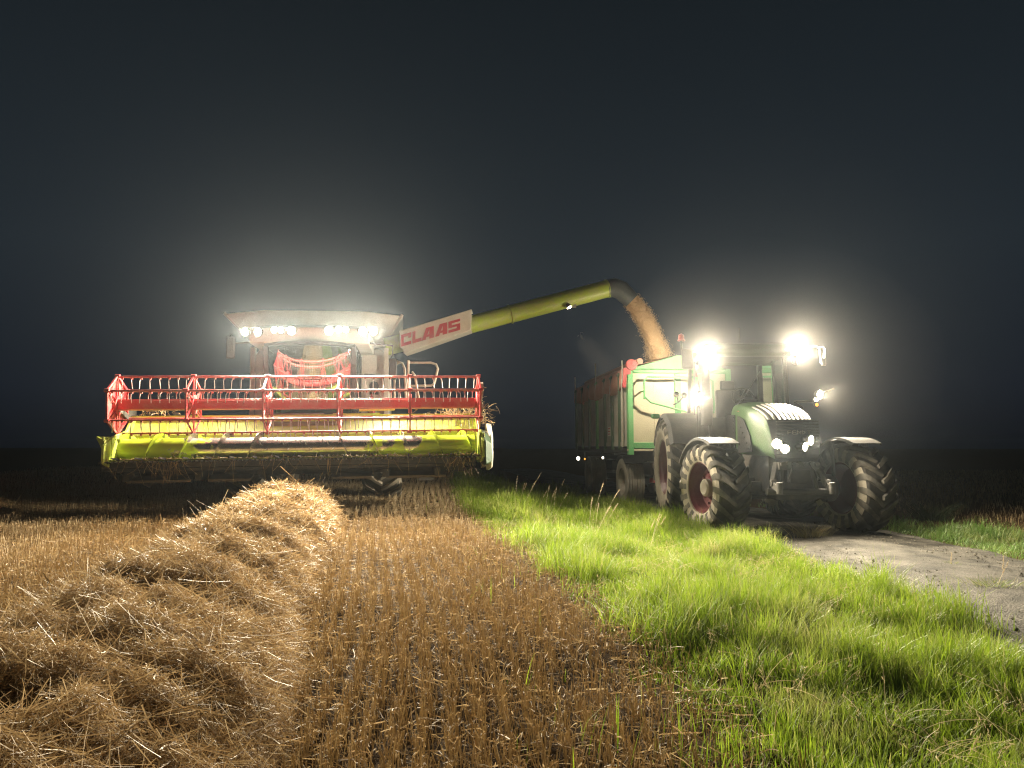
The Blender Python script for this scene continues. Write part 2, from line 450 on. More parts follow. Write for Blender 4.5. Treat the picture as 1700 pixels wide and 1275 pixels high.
# ------------------------------------------------------------------ tyres and wheels
def carcass(R, W, rr, lh):
    t = R - lh
    return [(-0.36, rr), (-0.44, rr + 0.02 * R), (-0.5, rr + (t - rr) * 0.4), (-0.5, rr + (t - rr) * 0.7), (-0.455, t - 0.045 * R), (-0.40, t - 0.012 * R), (-0.2, t), (0.2, t),
            (0.40, t - 0.012 * R), (0.455, t - 0.045 * R), (0.5, rr + (t - rr) * 0.7), (0.5, rr + (t - rr) * 0.4), (0.44, rr + 0.02 * R), (0.36, rr)]

def agri_tyre(R, W, rr, nl, lh):
    """lugged tyre about the local x axis, forward = -y; outer lug ends lead upwards on the front face"""
    mb = MB(); pr = [(a * W, r) for a, r in carcass(R, W, rr, lh)]
    mb.lathe(pr, (0, 0, 0), (1, 0, 0), 64, mis=[1 if i in (0, 1, 2, 3, 9, 10, 11, 12) else 0 for i in range(len(pr) - 1)])
    t = R - lh
    st = [(-0.02, 0.0, R - 0.0, 0.030), (0.12, 0.16, R, 0.034), (0.26, 0.36, R - 0.004, 0.040), (0.40, 0.54, R - 0.016, 0.048), (0.475, 0.64, R - 0.05, 0.055), (0.525, 0.70, R - 0.115, 0.06), (0.515, 0.73, R - 0.19, 0.055)]
    basr = [t - 0.02, t - 0.02, t - 0.02, t - 0.04, t - 0.1, t - 0.17, t - 0.24]
    for sd in (-1, 1):
        for k in range(nl):
            p0 = 2 * math.pi * (k + (0.5 if sd > 0 else 0)) / nl
            rings = []
            for (xf, ang, rt, hw), rb in zip(st, basr):
                x = sd * xf * W; ph = p0 + ang * W / R * 0.62
                hwa = hw * (R / 0.75) ** 0.5
                def P(r, da, dx=0.0):
                    a = ph + da
                    return Vector((x + dx, -r * math.cos(a), r * math.sin(a)))
                xi = -sd * 0.05 * W if xf > 0.46 else 0
                rings.append([P(rb, -hwa / R * 1.35, xi), P(rt, -hwa / R, 0), P(rt, hwa / R, 0), P(rb, hwa / R * 1.35, xi)])
            mb.ring_loft(rings, True, True, 2)
    return mb

def rim_mb(W, rr, sd, dish=0.12, hub=0.17):
    mb = MB(); o = sd
    mb.lathe([(o * W * 0.40, rr * 1.03), (o * W * 0.42, rr * 0.985), (o * W * 0.36, rr * 0.95), (o * W * 0.30, rr * 0.90), (o * (W * 0.30 - dish), rr * 0.82), (o * (W * 0.30 - dish), rr * 0.50), (o * (W * 0.30 - dish + 0.05), rr * 0.42), (o * (W * 0.30 - dish + 0.05), 0.0)], (0, 0, 0), (1, 0, 0), 48)
    mb.lathe([(-o * W * 0.40, rr * 1.03), (-o * W * 0.42, rr * 0.985), (-o * W * 0.34, rr * 0.93), (o * (W * 0.30 - dish - 0.02), rr * 0.80), (o * (W * 0.30 - dish - 0.02), 0)], (0, 0, 0), (1, 0, 0), 48)
    for k in range(10):
        a = 2 * math.pi * k / 10
        mb.tube([(o * (W * 0.30 - dish), rr * 0.66 * math.cos(a), rr * 0.66 * math.sin(a)), (o * (W * 0.30 - dish + 0.03), rr * 0.66 * math.cos(a), rr * 0.66 * math.sin(a))], 0.022, 6)
    return mb

def agri_wheel(parent, name, loc, R, W, rr, nl, lh, sd, rotz, mats, rimmat, hubmat, dish=0.12):
    w = agri_tyre(R, W, rr, nl, lh).build('tyre', mats, None)
    r = rim_mb(W, rr, sd, dish).build('rim', rimmat, None)
    h = MB(); x = sd * (W * 0.30 - dish + 0.05)
    h.lathe([(x - sd * 0.02, rr * 0.36), (x + sd * 0.07, rr * 0.35), (x + sd * 0.10, rr * 0.27), (x + sd * 0.10, 0)], (0, 0, 0), (1, 0, 0), 24)
    hub = h.build('hub', hubmat, None)
    e = bpy.data.objects.new(name, None); COL.objects.link(e); e.parent = parent; e.location = loc; e.rotation_euler = (random.uniform(0, 3) * 0, 0, rotz)
    e.empty_display_size = 0.2
    for o in (w, r, hub): o.parent = e
    return e

# ------------------------------------------------------------------ COMBINE HARVESTER
ZC = float(terrain(-2.6, 15.0)) - 0.02
cb = root('combine_harvester', (-4.175, 15.69, ZC), 'green and white combine harvester with raised red reel, unloading in the stubble', 'combine harvester', (0, math.radians(-0.8), math.radians(8.0)))
TY = [M['tread'], M['rubberdust'], M['rubberdust']]
for sd in (-1, 1):
    agri_wheel(cb, 'front_wheel', (sd * 1.38, 0, 0.93), 0.93, 0.78, 0.5, 18, 0.06, sd, 0, TY, M['rimgrey'], M['rimgrey'])
    agri_wheel(cb, 'rear_wheel', (sd * 1.25, 3.9, 0.62), 0.62, 0.45, 0.32, 18, 0.045, sd, 0, TY, M['rimgrey'], M['rimgrey'])

# body: side walls with a rounded rear hood, front panels either side of the cab
mb = MB()
ring = lambda y, hw, z0, z1: [(-hw, y, z0), (hw, y, z0), (hw, y, z1 - 0.25), (hw - 0.18, y, z1), (-hw + 0.18, y, z1), (-hw, y, z1 - 0.25)]
mb.ring_loft([ring(0.42, 1.50, 1.45, 3.35), ring(2.4, 1.50, 1.25, 3.35), ring(4.6, 1.45, 1.1, 3.1), ring(5.6, 1.25, 1.3, 2.6)], True, True)
mb.build('body', M['white'], cb, bevel=0.03)
for sd in (-1, 1):
    mb = MB()
    mb.box((sd * 1.19, 0.36, 2.35), (0.60, 0.10, 1.7))
    mb.box((sd * 1.44, 0.30, 2.42), (0.10, 0.16, 1.85))
    mb.tube([(sd * 0.95, 0.28, 2.75), (sd * 1.30, 0.28, 2.73), (sd * 1.40, 0.28, 2.66), (sd * 1.40, 0.28, 1.6)], 0.022, 8, 1)
    mb.tube([(sd * 0.98, 0.28, 1.95), (sd * 1.34, 0.28, 2.22)], 0.018, 8, 1)
    mb.build('front_panel', [M['white'], M['dark']], cb, bevel=0.012)
mb = MB()
for k in range(14):
    a = math.pi * k / 13
    mb.v.append(Vector((1.17 + 0.10 * math.cos(a), 0.298, 2.50 + 0.10 * math.sin(a))))
mb.v += [Vector((1.07, 0.298, 2.30)), Vector((1.27, 0.298, 2.30))]
mb.f.append(list(range(16))); mb.m.append(0)
q = MB(); q.prism(mb.v, (0, 0.02, 0)); q.build('intake_opening', M['black'], cb)
mb = MB(); mb.lathe([(0, 0.0), (0, 0.085), (0.34, 0.085), (0.40, 0.05), (0.42, 0.02), (0.47, 0.02), (0.47, 0)], (1.12, 0.22, 1.85), (0, 0, 1), 18)
mb.build('fire_extinguisher', M['red'], cb)
mb = MB()
mb.box((0, 1.6, 1.15), (1.5, 3.6, 0.5)); mb.box((0, 0.0, 0.95), (2.1, 0.5, 0.5)); mb.box((0, 3.9, 0.72), (2.2, 0.22, 0.22))
mb.box((0, 0.2, 1.45), (2.6, 0.7, 0.3))
for sd in (-1, 1):
    mb.bar((sd * 0.8, -0.2, 1.5), (sd * 0.55, -1.9, 0.75), 0.10, 0.12)
mb.build('chassis', M['dark'], cb, bevel=0.02)

# grain tank flaps, opened outwards
mb = MB()
A = [(-1.38, 0.60, 3.40), (1.38, 0.60, 3.40), (1.38, 3.1, 3.40), (-1.38, 3.1, 3.40)]
B = [(-2.05, 0.20, 4.10), (1.80, 0.20, 4.10), (1.75, 3.6, 4.10), (-2.02, 3.6, 4.10)]
A = [Vector(p) for p in A]; B = [Vector(p) for p in B]
def plate(mb, pts, t, mi=0):
    pts = [Vector(p) for p in pts]; n = (pts[1] - pts[0]).cross(pts[2] - pts[0]).normalized()
    mb.prism(pts, n * t, mi)
plate(mb, [A[2], A[3], B[3] + Vector((0.3, 0, 0)), B[3].lerp(B[2], 0.25) + Vector((0, 0, 0.09)), B[3].lerp(B[2], 0.75) + Vector((0, 0, 0.09)), B[2] - Vector((0.3, 0, 0))], 0.03)
plate(mb, [A[1], A[2], B[2], B[1]], 0.03); plate(mb, [A[3], A[0], B[0], B[3]], 0.03)
mb.tube([A[0], B[0]], 0.035, 8); mb.tube([A[1], B[1]], 0.035, 8)
plate(mb, [A[0], A[1], B[1] + Vector((-0.06, -0.02, -0.02)), B[1].lerp(B[0], 0.22) + Vector((0, 0, 0.07)), B[1].lerp(B[0], 0.78) + Vector((0, 0, 0.07)), B[0] + Vector((0.06, -0.02, -0.02))], 0.03)
mb.build('grain_tank', M['white'], cb, bevel=0.008)

# cab
cabn = MB()
def arc(y0, hw, bulge, z, n=9):
    return [Vector((hw * (2 * k / (n - 1) - 1), y0 - bulge * (1 - (2 * k / (n - 1) - 1) ** 2), z)) for k in range(n)]
w0, w1 = arc(-1.12, 0.80, 0.30, 1.72), arc(-1.46, 0.82, 0.30, 3.12)
mb = MB()
for hz, pts in ((1.66, arc(-1.12, 0.88, 0.30, 1.66)), (3.14, arc(-1.46, 0.88, 0.30, 3.14))):
    ringp = pts + [Vector((0.88, 0.34, hz)), Vector((-0.88, 0.34, hz))]
    mb.prism(ringp, (0, 0, 0.07))
for sd in (-1, 1):
    mb.bar((sd * 0.84, -1.10, 1.72), (sd * 0.85, -1.42, 3.15), 0.10, 0.14, up=(0, 1, 0))
    mb.bar((sd * 0.84, -0.35, 1.72), (sd * 0.85, -0.35, 3.15), 0.07, 0.09, up=(0, 1, 0))
    mb.bar((sd * 0.84, 0.28, 1.72), (sd * 0.85, 0.28, 3.15), 0.10, 0.10, up=(0, 1, 0))
cab = mb.build('cab', M['black'], cb, bevel=0.01)
mb = MB(); mb.ring_loft([w0, w1], False, False); mb.build('windscreen', M['windscreen'], cab)
for sd in (-1, 1):
    mb = MB(); mb.add([(sd * 0.86, -1.05, 1.75), (sd * 0.86, 0.26, 1.75), (sd * 0.86, 0.26, 3.12), (sd * 0.86, -1.34, 3.12)], [(0, 1, 2, 3)]); mb.build('side_window', M['windscreen'], cab)
mb = MB()
mb.box((0, -0.15, 1.95), (0.55, 0.5, 0.14)); mb.box((0, 0.12, 2.35), (0.5, 0.14, 0.75)); mb.box((0, 0.12, 2.78), (0.28, 0.1, 0.2)); mb.box((0, -0.1, 1.8), (0.3, 0.3, 0.3))
for sd in (-1, 1): mb.box((sd * 0.33, -0.2, 2.2), (0.09, 0.5, 0.07))
mb.build('driver_seat', M['seat'], cab, bevel=0.03)
mb = MB(); mb.bar((0, -0.95, 1.72), (0, -0.7, 2.35), 0.08, 0.08)
mb.tube([(0.2 * math.cos(a), -0.68 + 0.09 * math.sin(a), 2.38 + 0.18 * math.sin(a)) for a in [2 * math.pi * k / 20 for k in range(21)]], 0.018, 8)
mb.build('steering_wheel', M['black'], cab)
mb = MB()
top = [Vector((-1.16, 0.42, 3.2))] + arc(-1.44, 1.16, 0.22, 3.2) + [Vector((1.16, 0.42, 3.2))]
up = [p * 1.0 + Vector((0, 0, 0.30)) for p in top]
up2 = [Vector((p.x * 0.86, p.y * 0.86, 3.58)) for p in top]
mb.ring_loft([top, up, up2], True, True)
mb.build('cab_roof', M['white'], cb, bevel=0.02)
# rails behind the windscreen, mirrors on arms
for sd, px, py in ((-1, 383, 577), (1, 0, 0)):
    c = (wmat(cb).inverted() @ at(px, py, 14.1)) if sd < 0 else Vector((1.62, -1.2, 2.72))
    mb = MB(); mb.tube([(sd * 1.0, -1.35, 3.25), (c.x, c.y, 3.2), (c.x, c.y, c.z + 0.25)], 0.018, 8)
    mi = mb.build('mirror_arm', M['dark'], cb)
    mb = MB(); mb.box(c, (0.17, 0.07, 0.44)); mb.build('mirror', M['black'], mi, bevel=0.03)

# lamps along the cab roof
for px, py, pw in ((407, 551, .8), (428, 551, 1.0), (455, 548, .45), (466, 548, .45), (484, 549, 1.0), (546, 549, 1.0), (562, 547, .45), (574, 547, .45), (602, 550, .9), (620, 550, 1.3)):
    fx = (px - 515) / 105.0
    Y = 13.93 + 0.15 * fx + 0.22 * fx * fx
    r = 0.08 if pw > 0.5 else 0.06
    lamp(cb, at(px, py, Y), (0.50 * fx + 0.16, -1, -0.13), P_CAB * pw, r=r, size=150, blend=1.0)

# feeder house
mb = MB()
mb.ring_loft([[(-0.72, -2.15, 0.78), (0.72, -2.15, 0.78), (0.72, -2.15, 1.62), (-0.72, -2.15, 1.62)], [(-0.66, 0.3, 1.25), (0.66, 0.3, 1.25), (0.66, 0.3, 2.1), (-0.66, 0.3, 2.1)]], True, True)
mb.box((-0.2, -2.0, 1.72), (1.1, 0.1, 0.14)); mb.box((0.95, -1.9, 1.68), (0.9, 0.12, 0.22), mi=1)
mb.build('feeder_house', [M['tanmetal'], M['lime']], cb, bevel=0.02)

# header
X0, X1 = -3.02, 3.24
mb = MB()
prof = [(-3.22, 0.95), (-3.02, 0.92), (-2.82, 0.87), (-2.58, 0.88), (-2.42, 0.99), (-2.36, 1.14), (-2.35, 1.38), (-2.20, 1.43), (-2.06, 1.62), (-2.02, 1.64)]
mb.sheet(prof, X0, X1, 0.03)
mb.box((0, -2.0, 1.70), (X1 - X0, 0.12, 0.12)); mb.box((0, -2.14, 1.0), (X1 - X0 - 0.1, 0.14, 0.14))
mb.build('header_trough', M['lime'], cb)
for x, sd in ((X0, -1), (X1, 1)):
    mb = MB()
    poly = [(-3.42, 0.93), (-3.2, 0.86), (-2.4, 0.82), (-2.0, 0.95), (-1.98, 1.72), (-2.2, 1.72), (-2.45, 1.48), (-3.0, 1.38), (-3.42, 1.22)]
    mb.prism([(x - 0.02, y, z) for y, z in poly], (0.045, 0, 0))
    for k in range(3):
        mb.box((x + sd * (0.04 - 0.035 * k), -3.05 + 0.03 * k, 1.14), (0.014, 0.5 - 0.1 * k, 0.44 - 0.03 * k))
    mb.build('header_side', M['lime'], cb, bevel=0.006)
# pointed divider on the outer left end, dark underside
mb = MB()
mb.ring_loft([[(X0, -3.35, 0.98), (X0, -2.85, 0.98), (X0, -2.85, 1.36), (X0, -3.35, 1.30)], [(X0 - 0.07, -3.3, 1.18), (X0 - 0.07, -3.0, 1.20), (X0 - 0.07, -3.0, 1.37), (X0 - 0.07, -3.3, 1.33)], [(X0 - 0.16, -3.28, 1.345), (X0 - 0.16, -3.18, 1.35), (X0 - 0.16, -3.18, 1.38), (X0 - 0.16, -3.28, 1.375)]], True, True)
mb.build('crop_divider', M['lime'], cb, bevel=0.008)
mb = MB()
mb.ring_loft([[(X1 + 0.03, -3.5, 0.8), (X1 + 0.03, -2.6, 0.72), (X1 + 0.03, -2.6, 1.45), (X1 + 0.03, -3.5, 1.25)], [(X1 + 0.16, -3.4, 0.85), (X1 + 0.16, -2.6, 0.8), (X1 + 0.16, -2.6, 1.40), (X1 + 0.16, -3.4, 1.15)]], True, True)
mb.build('crop_divider', M['tdark'], cb, bevel=0.02)
mb = MB()
cv = [(-2.75, 0.72), (-2.2, 0.66), (-1.95, 0.85), (-1.95, 1.40), (-2.2, 1.56), (-2.6, 1.54), (-2.85, 1.35), (-2.9, 0.95)]
mb.prism([(X1 + 0.17, y, z) for y, z in cv], (0.07, 0, 0))
mb.build('drive_cover', M['white'], cb, bevel=0.03)
mb = MB(); mb.lathe([(0, 0), (0, 0.2), (0.05, 0.21), (0.05, 0.06), (0.09, 0)], (X1 + 0.05, -2.1, 1.95), (1, 0, 0), 24)
mb.lathe([(0, 0), (0, 0.13), (0.05, 0.14), (0.05, 0)], (X1 + 0.05, -2.45, 2.2), (1, 0, 0), 20)
mb.tube([(X1 + 0.08, -2.1, 2.15), (X1 + 0.08, -2.5, 2.32)], 0.015, 6); mb.tube([(X1 + 0.08, -2.05, 1.76), (X1 + 0.08, -2.4, 2.08)], 0.015, 6)
mb.bar((X1 + 0.06, -2.7, 1.87), (X1 + 0.06, -1.9, 1.6), 0.05, 0.09)
mb.build('reel_drive', M['tanmetal'], cb)
mb = MB(); mb.lathe([(0, 0), (0, 0.27), (0.04, 0.28), (0.07, 0.2), (0.09, 0)], (X0 - 0.10, -1.95, 1.80), (-1, 0, 0), 28); mb.bar((X0 - 0.05, -2.7, 1.87), (X0 - 0.05, -1.9, 1.6), 0.05, 0.09)
mb.build('drive_pulley', M['dusty'], cb)
# cutter bar: dark beam with pointed fingers
mb = MB()
mb.box((0, -3.24, 0.935), (X1 - X0, 0.10, 0.035)); mb.box((0, -3.12, 0.88), (X1 - X0, 0.12, 0.09))
for k in range(84):
    x = X0 + 0.04 + k * (X1 - X0 - 0.08) / 83
    mb.ring_loft([[(x - 0.014, -3.27, 0.925), (x + 0.014, -3.27, 0.925), (x + 0.014, -3.27, 0.955), (x - 0.014, -3.27, 0.955)], [(x - 0.003, -3.42, 0.94), (x + 0.003, -3.42, 0.94), (x + 0.003, -3.42, 0.947), (x - 0.003, -3.42, 0.947)]], True, True, 1)
for k in range(17):
    x = X0 + 0.2 + k * (X1 - X0 - 0.4) / 16
    mb.ring_loft([[(x - 0.012, -3.24, 0.96), (x + 0.012, -3.24, 0.96), (x + 0.012, -3.30, 1.0), (x - 0.012, -3.30, 1.0)], [(x - 0.005, -3.6, 1.00), (x + 0.005, -3.6, 1.00), (x + 0.005, -3.6, 1.02), (x - 0.005, -3.6, 1.02)]], True, True)
mb.build('cutter_bar', [M['dark'], M['steel']], cb)
# underside frame and skids
mb = MB()
mb.box((0, -2.65, 0.80), (X1 - X0, 0.9, 0.05)); mb.box((0, -2.3, 0.72), (X1 - X0 - 0.3, 0.12, 0.12))
for x in (-2.75, -1.6, 1.55, 2.45):
    mb.box((x, -2.7, 0.68), (0.10, 0.85, 0.14))
for x0, x1 in ((-2.75, -1.72), (-1.45, -0.75), (0.6, 1.3), (1.55, 2.6)):
    mb.box(((x0 + x1) / 2, -2.95, 0.64), (x1 - x0, 0.30, 0.045), Matrix.Rotation(math.radians(14), 3, 'X'), 1)
mb.bar((-2.95, -3.1, 0.85), (-2.5, -2.7, 0.52), 0.06, 0.1)
mb.bar((-1.25, -2.6, 0.75), (-0.95, -1.6, 0.35), 0.07, 0.14, mi=1); mb.bar((-0.7, -2.6, 0.75), (-0.55, -1.6, 0.4), 0.07, 0.14, mi=1)
mb.build('header_underframe', [M['dark'], M['tanmetal']], cb)

# feed auger with opposed flights and retractable fingers
AY, AZ, AR, FR = -2.74, 1.14, 0.195, 0.285
mb = MB(); mb.lathe([(-2.98, 0), (-2.98, AR), (-1.0, AR), (1.0, AR), (3.14, AR), (3.14, 0)], (0, 0, 0), (1, 0, 0), 40)
ag = mb.build('feed_auger', M['auger'], cb, loc=(0, AY, AZ))
def flight(xa, xb, hand, ph):
    mb = MB(); n = int(abs(xb - xa) / 0.56 * 36); rings = []
    for k in range(n + 1):
        x = xa + (xb - xa) * k / n; a = ph + hand * 2 * math.pi * (x / 0.56)
        d = Vector((0, math.cos(a), math.sin(a)))
        rings.append([Vector((x - 0.006, 0, 0)) + d * (AR - 0.01), Vector((x + 0.006, 0, 0)) + d * (AR - 0.01), Vector((x + 0.004, 0, 0)) + d * FR, Vector((x - 0.004, 0, 0)) + d * FR])
    mb.ring_loft(rings, True, True); return mb
flight(-2.95, -0.62, -1, 0.6).build('flighting', M['auger'], ag)
flight(0.62, 3.12, 1, 0.3).build('flighting', M['auger'], ag)
for k in range(14):
    x = -0.62 + k * 1.24 / 13
    for j in range(4):
        mb = MB()
        a = math.pi / 2 * j + 0.45 * (k % 4) + 1.2
        d = Vector((0, math.cos(a), math.sin(a)))
        mb.tube([Vector((x, 0, 0)) + d * (AR - 0.01), Vector((x, 0, 0)) + d * (AR + 0.13)], 0.0075, 6)
        mb.build('auger_finger', M['steel'], ag)

# reel: six tine bars on hexagonal stars round a box-like tube
RYc, RZc, RR = -2.70, 1.92, 0.495
re = bpy.data.objects.new('reel', None); COL.objects.link(re); re.parent = cb; re.location = (0, RYc, RZc); re.empty_display_size = 0.2
ang = [math.radians(90 + 60 * k + 4) for k in range(6)]
RX = [-3.08 + 1.262 * k for k in range(6)]
hexp = lambda r, x, da=0: [Vector((x, r * math.cos(a + da), r * math.sin(a + da))) for a in ang]
mb = MB(); mb.lathe([(-3.1, 0), (-3.1, 0.095), (3.25, 0.095), (3.25, 0)], (0, 0, 0), (1, 0, 0), 12)
mb.box((0, 0.0, 0.085), (6.3, 0.14, 0.03)); mb.box((0, -0.085, 0), (6.3, 0.03, 0.15))
mb.build('reel_tube', M['red'], re, bevel=0.005)
for i, x in enumerate(RX):
    mb = MB()
    H = hexp(RR + 0.015, x)
    if i == 0:
        mb.prism(hexp(RR - 0.01, x - 0.03), (0.012, 0, 0))
    for k in range(6):
        a, b = H[k], H[(k + 1) % 6]
        mb.bar(a, b, 0.022 if i not in (0, 5) else 0.04, 0.03, up=(1, 0, 0))
        c = Vector((x, 0, 0)); o = (H[k] - c).normalized(); t = Vector((1, 0, 0)).cross(o)
        for sgn in (-1, 1):
            mb.bar(c + o * 0.09 + t * 0.055 * sgn, H[k] + t * 0.01 * sgn, 0.010, 0.022, up=(1, 0, 0))
    mb.lathe([(x - 0.03, 0.1), (x - 0.03, 0.17), (x + 0.03, 0.17), (x + 0.03, 0.1)], (0, 0, 0), (1, 0, 0), 12)
    for p in H: mb.lathe([(-0.04, 0), (-0.04, 0.032), (0.04, 0.032), (0.04, 0)], p, (1, 0, 0), 10)
    mb.build('reel_star', M['red'], re)
for k in range(6):
    p = hexp(RR, 0)[k]
    mb = MB(); mb.tube([p + Vector((-3.12, 0, 0)), p + Vector((3.27, 0, 0))], 0.019, 10)
    n = 41
    for j in range(n):
        x = -3.0 + j * 6.16 / (n - 1)
        jt = random.uniform(-0.012, 0.012)
        mb.box(p + Vector((x, 0.0, -0.02)), (0.03, 0.035, 0.045), mi=0)
        mb.tube([p + Vector((x, -0.01, -0.03)), p + Vector((x + jt, -0.035, -0.08)), p + Vector((x + jt * 2, -0.01, -0.21))], 0.0065, 5, 1)
    mb.build('tine_bar', [M['redbar'], M['tine']], re)

# ladder platform and hand rails on the right of the picture
mb = MB()
W = lambda px, py, Y: wmat(cb).inverted() @ at(px, py, Y)
def railpts(l, Y): return [W(a, b, Y) for a, b in l]
mb.tube(railpts([(648, 604), (660, 600), (668, 603), (672, 612), (674, 668)], 15.0), 0.025, 10)
mb.tube(railpts([(655, 668), (655, 610), (659, 604), (665, 602)], 15.0), 0.022, 10)
mb.tube(railpts([(678, 602), (715, 602), (724, 605), (727, 612), (721, 637), (716, 640), (678, 641)], 14.9), 0.025, 10)
mb.tube(railpts([(684, 617), (688, 622), (697, 668)], 14.6), 0.022, 10)
mb.tube(railpts([(678, 598), (677, 668)], 14.8), 0.026, 10)
mb.build('hand_rail', M['silver'], cb)
mb = MB(); mb.box((1.95, -0.5, 1.66), (1.0, 1.3, 0.06)); mb.box((1.95, -1.15, 1.62), (1.0, 0.05, 0.16), mi=1)
for k in range(4): mb.box((2.3, -0.6, 1.35 - 0.3 * k), (0.3, 0.6, 0.04))
mb.build('ladder_platform', [M['dark'], M['lime']], cb)
mb = MB(); mb.prism([W(596, 683, 13.6), W(655, 681, 13.6), W(655, 668, 13.6), W(596, 669, 13.6)], (0, 0.1, 0), 0)
mb.build('lower_cover', M['lime'], cb, bevel=0.01)
mb = MB(); mb.prism([W(708, 776, 15.6), W(719, 776, 15.6), W(717, 788, 15.6), W(711, 788, 15.6)], (0, 0.08, 0)); mb.build('step_plate', M['lime'], cb)

# unloading auger: white casing with lettering, green tube, grey rubber spout, lamp
ua = bpy.data.objects.new('unloading_auger', None); COL.objects.link(ua); ua.parent = cb; ua.location = W(655, 570, 16.3); ua.empty_display_size = 0.2
YA = 16.3
pA, pB = at(640, 576, YA), at(1009, 479, YA + 1.0)
mid = pA.lerp(pB, 0.545)
mb = MB(); mb.tube([pA, pA.lerp(pB, 0.3), mid], 0.205, 28); mb.tube([mid, pB], 0.212, 28)
mb.lathe([(-0.012, 0.2), (-0.012, 0.228), (0.012, 0.228), (0.012, 0.2)], mid, pB - pA, 28)
mb.lathe([(-0.03, 0.2), (-0.03, 0.226), (0.0, 0.226), (0.0, 0.2)], pB, pB - pA, 28)
mb.build('auger_tube', M['lime'], ua, world=True)
YP = 16.0
mb = MB(); pan = [at(663, 549, YP), at(783, 513, YP), at(782, 548, YP), at(670, 587, YP), at(669, 580, YP), at(663, 577, YP)]
mb.prism(pan, (0, 0.06, 0))
mb.prism([pan[0], pan[1], pan[1] + Vector((0, 0.55, 0.02)), pan[0] + Vector((0, 0.55, 0.02))], (0, 0, -0.03))
mb.prism([pan[3], pan[2], pan[2] + Vector((0, 0.5, 0)), pan[3] + Vector((0, 0.5, 0))], (0, 0, 0.03))
cas = mb.build('casing', M['white'], ua, world=True, bevel=0.015)
mb = MB()
GL = {'C': [[(0, 0), (.27, 0), (.27, 1), (0, 1)], [(.27, 0), (1, 0), (1, .27), (.27, .27)], [(.27, .76), (1, .76), (1, 1), (.27, 1)], [(.72, .58), (1, .58), (1, .76), (.72, .76)]],
      'L': [[(0, 0), (.32, 0), (.32, 1), (0, 1)], [(.32, 0), (1, 0), (1, .28), (.32, .28)]],
      'A': [[(0, 0), (.30, 0), (.60, .8), (.60, 1), (.36, 1)], [(.60, 0), (.95, 0), (.95, 1), (.60, 1)], [(.27, .20), (.60, .20), (.60, .40), (.33, .40)]],
      'S': [[(0, 0), (1, 0), (1, .24), (0, .24)], [(.70, .24), (1, .24), (1, .60), (.70, .60)], [(0, .40), (.70, .40), (.70, .60), (0, .60)], [(0, .60), (.29, .60), (.29, 1), (0, 1)], [(.29, .78), (1, .78), (1, 1), (.29, 1)]]}
b0, b1 = at(666, 575.5, YP - 0.006), at(764, 547.5, YP - 0.006)
hgt = at(666, 556, YP - 0.006) - b0
for ch, u0, u1 in (('C', 0.0, .17), ('L', .19, .345), ('A', .345, .565), ('A', .575, .79), ('S', .80, 1.0)):
    for poly in GL[ch]:
        mb.prism([b0.lerp(b1, u0 + (u1 - u0) * x) + hgt * y * (1.0 - 0.04 * (u0 + (u1 - u0) * x)) for x, y in poly], (0, 0.01, 0))
mb.build('lettering', M['redletter'], ua, world=True, smooth=False)
mb = MB(); sp = [pB, at(1020, 477.5, YA + 1.0), at(1031, 482, YA + 1.0), at(1049, 499, YA + 1.02)]
mb.tube(sp, [0.222, 0.235, 0.235, 0.205], 28, caps=False)
mb.tube([p.lerp(at(1000, 495, YA + 1.0), 0.02) for p in sp[::-1]], [0.19, 0.22, 0.22, 0.20], 28, caps=False)
mb.build('spout', M['spout'], ua, world=True)
lamp(cb, at(945, 510, YA + 0.6), (0.42, -0.34, -0.9), P_SPOUT, r=0.055, size=120, name='spout_lamp')
mb = MB(); mb.bar(at(947, 507, YA + 0.78), at(950, 500, YA + 0.78), 0.04, 0.04); mb.box(at(953, 508, YA + 0.78), (0.10, 0.08, 0.07)); mb.build('lamp_bracket', M['silver'], cb, world=True)

# ------------------------------------------------------------------ GRAIN TRAILER
tr = root('grain_trailer', (4.02, 17.35, 0.0), 'green two-axle grain trailer with cream front wall and rolled red tarp', 'trailer', (0, 0, math.radians(6)))
HW, TL, ZB, ZE = 1.26, 6.2, 1.42, 3.27
mb = MB()
mb.box((0, 0, (ZB + ZE) / 2), (2 * HW - 0.16, 0.05, ZE - ZB - 0.06))
mb.box((0, -0.012, ZB + 0.9), (0.02, 0.05, 1.7)); mb.box((-0.62, -0.012, ZB + 0.9), (0.02, 0.045, 1.7)); mb.box((0.62, -0.012, ZB + 0.9), (0.02, 0.045, 1.7))
mb.build('front_wall', M['cream'], tr, bevel=0.006)
mb = MB(); mb.box((0, TL, (ZB + ZE) / 2), (2 * HW - 0.16, 0.05, ZE - ZB - 0.06)); mb.build('rear_wall', M['cream'], tr, bevel=0.006)
mb = MB()
for sx in (-1, 1): mb.box((sx * (HW - 0.045), -0.01, (ZB + ZE) / 2 - 0.06), (0.13, 0.13, ZE - ZB + 0.22))
mb.box((0, -0.03, ZB + 0.05), (2 * HW - 0.22, 0.10, 0.14)); mb.box((0, -0.03, ZE - 0.03), (2 * HW - 0.22, 0.10, 0.09)); mb.box((-0.05, -0.045, (ZB + ZE) / 2 + 0.03), (0.15, 0.07, ZE - ZB - 0.22))
mb.prism([(-HW + 0.05, -0.03, ZE + 0.03), (HW - 0.05, -0.03, ZE + 0.03), (0.25, -0.03, ZE + 0.37), (-0.04, -0.03, ZE + 0.37)], (0, 0.05, 0))
mb.build('front_frame', M['tgreen'], tr, bevel=0.01)
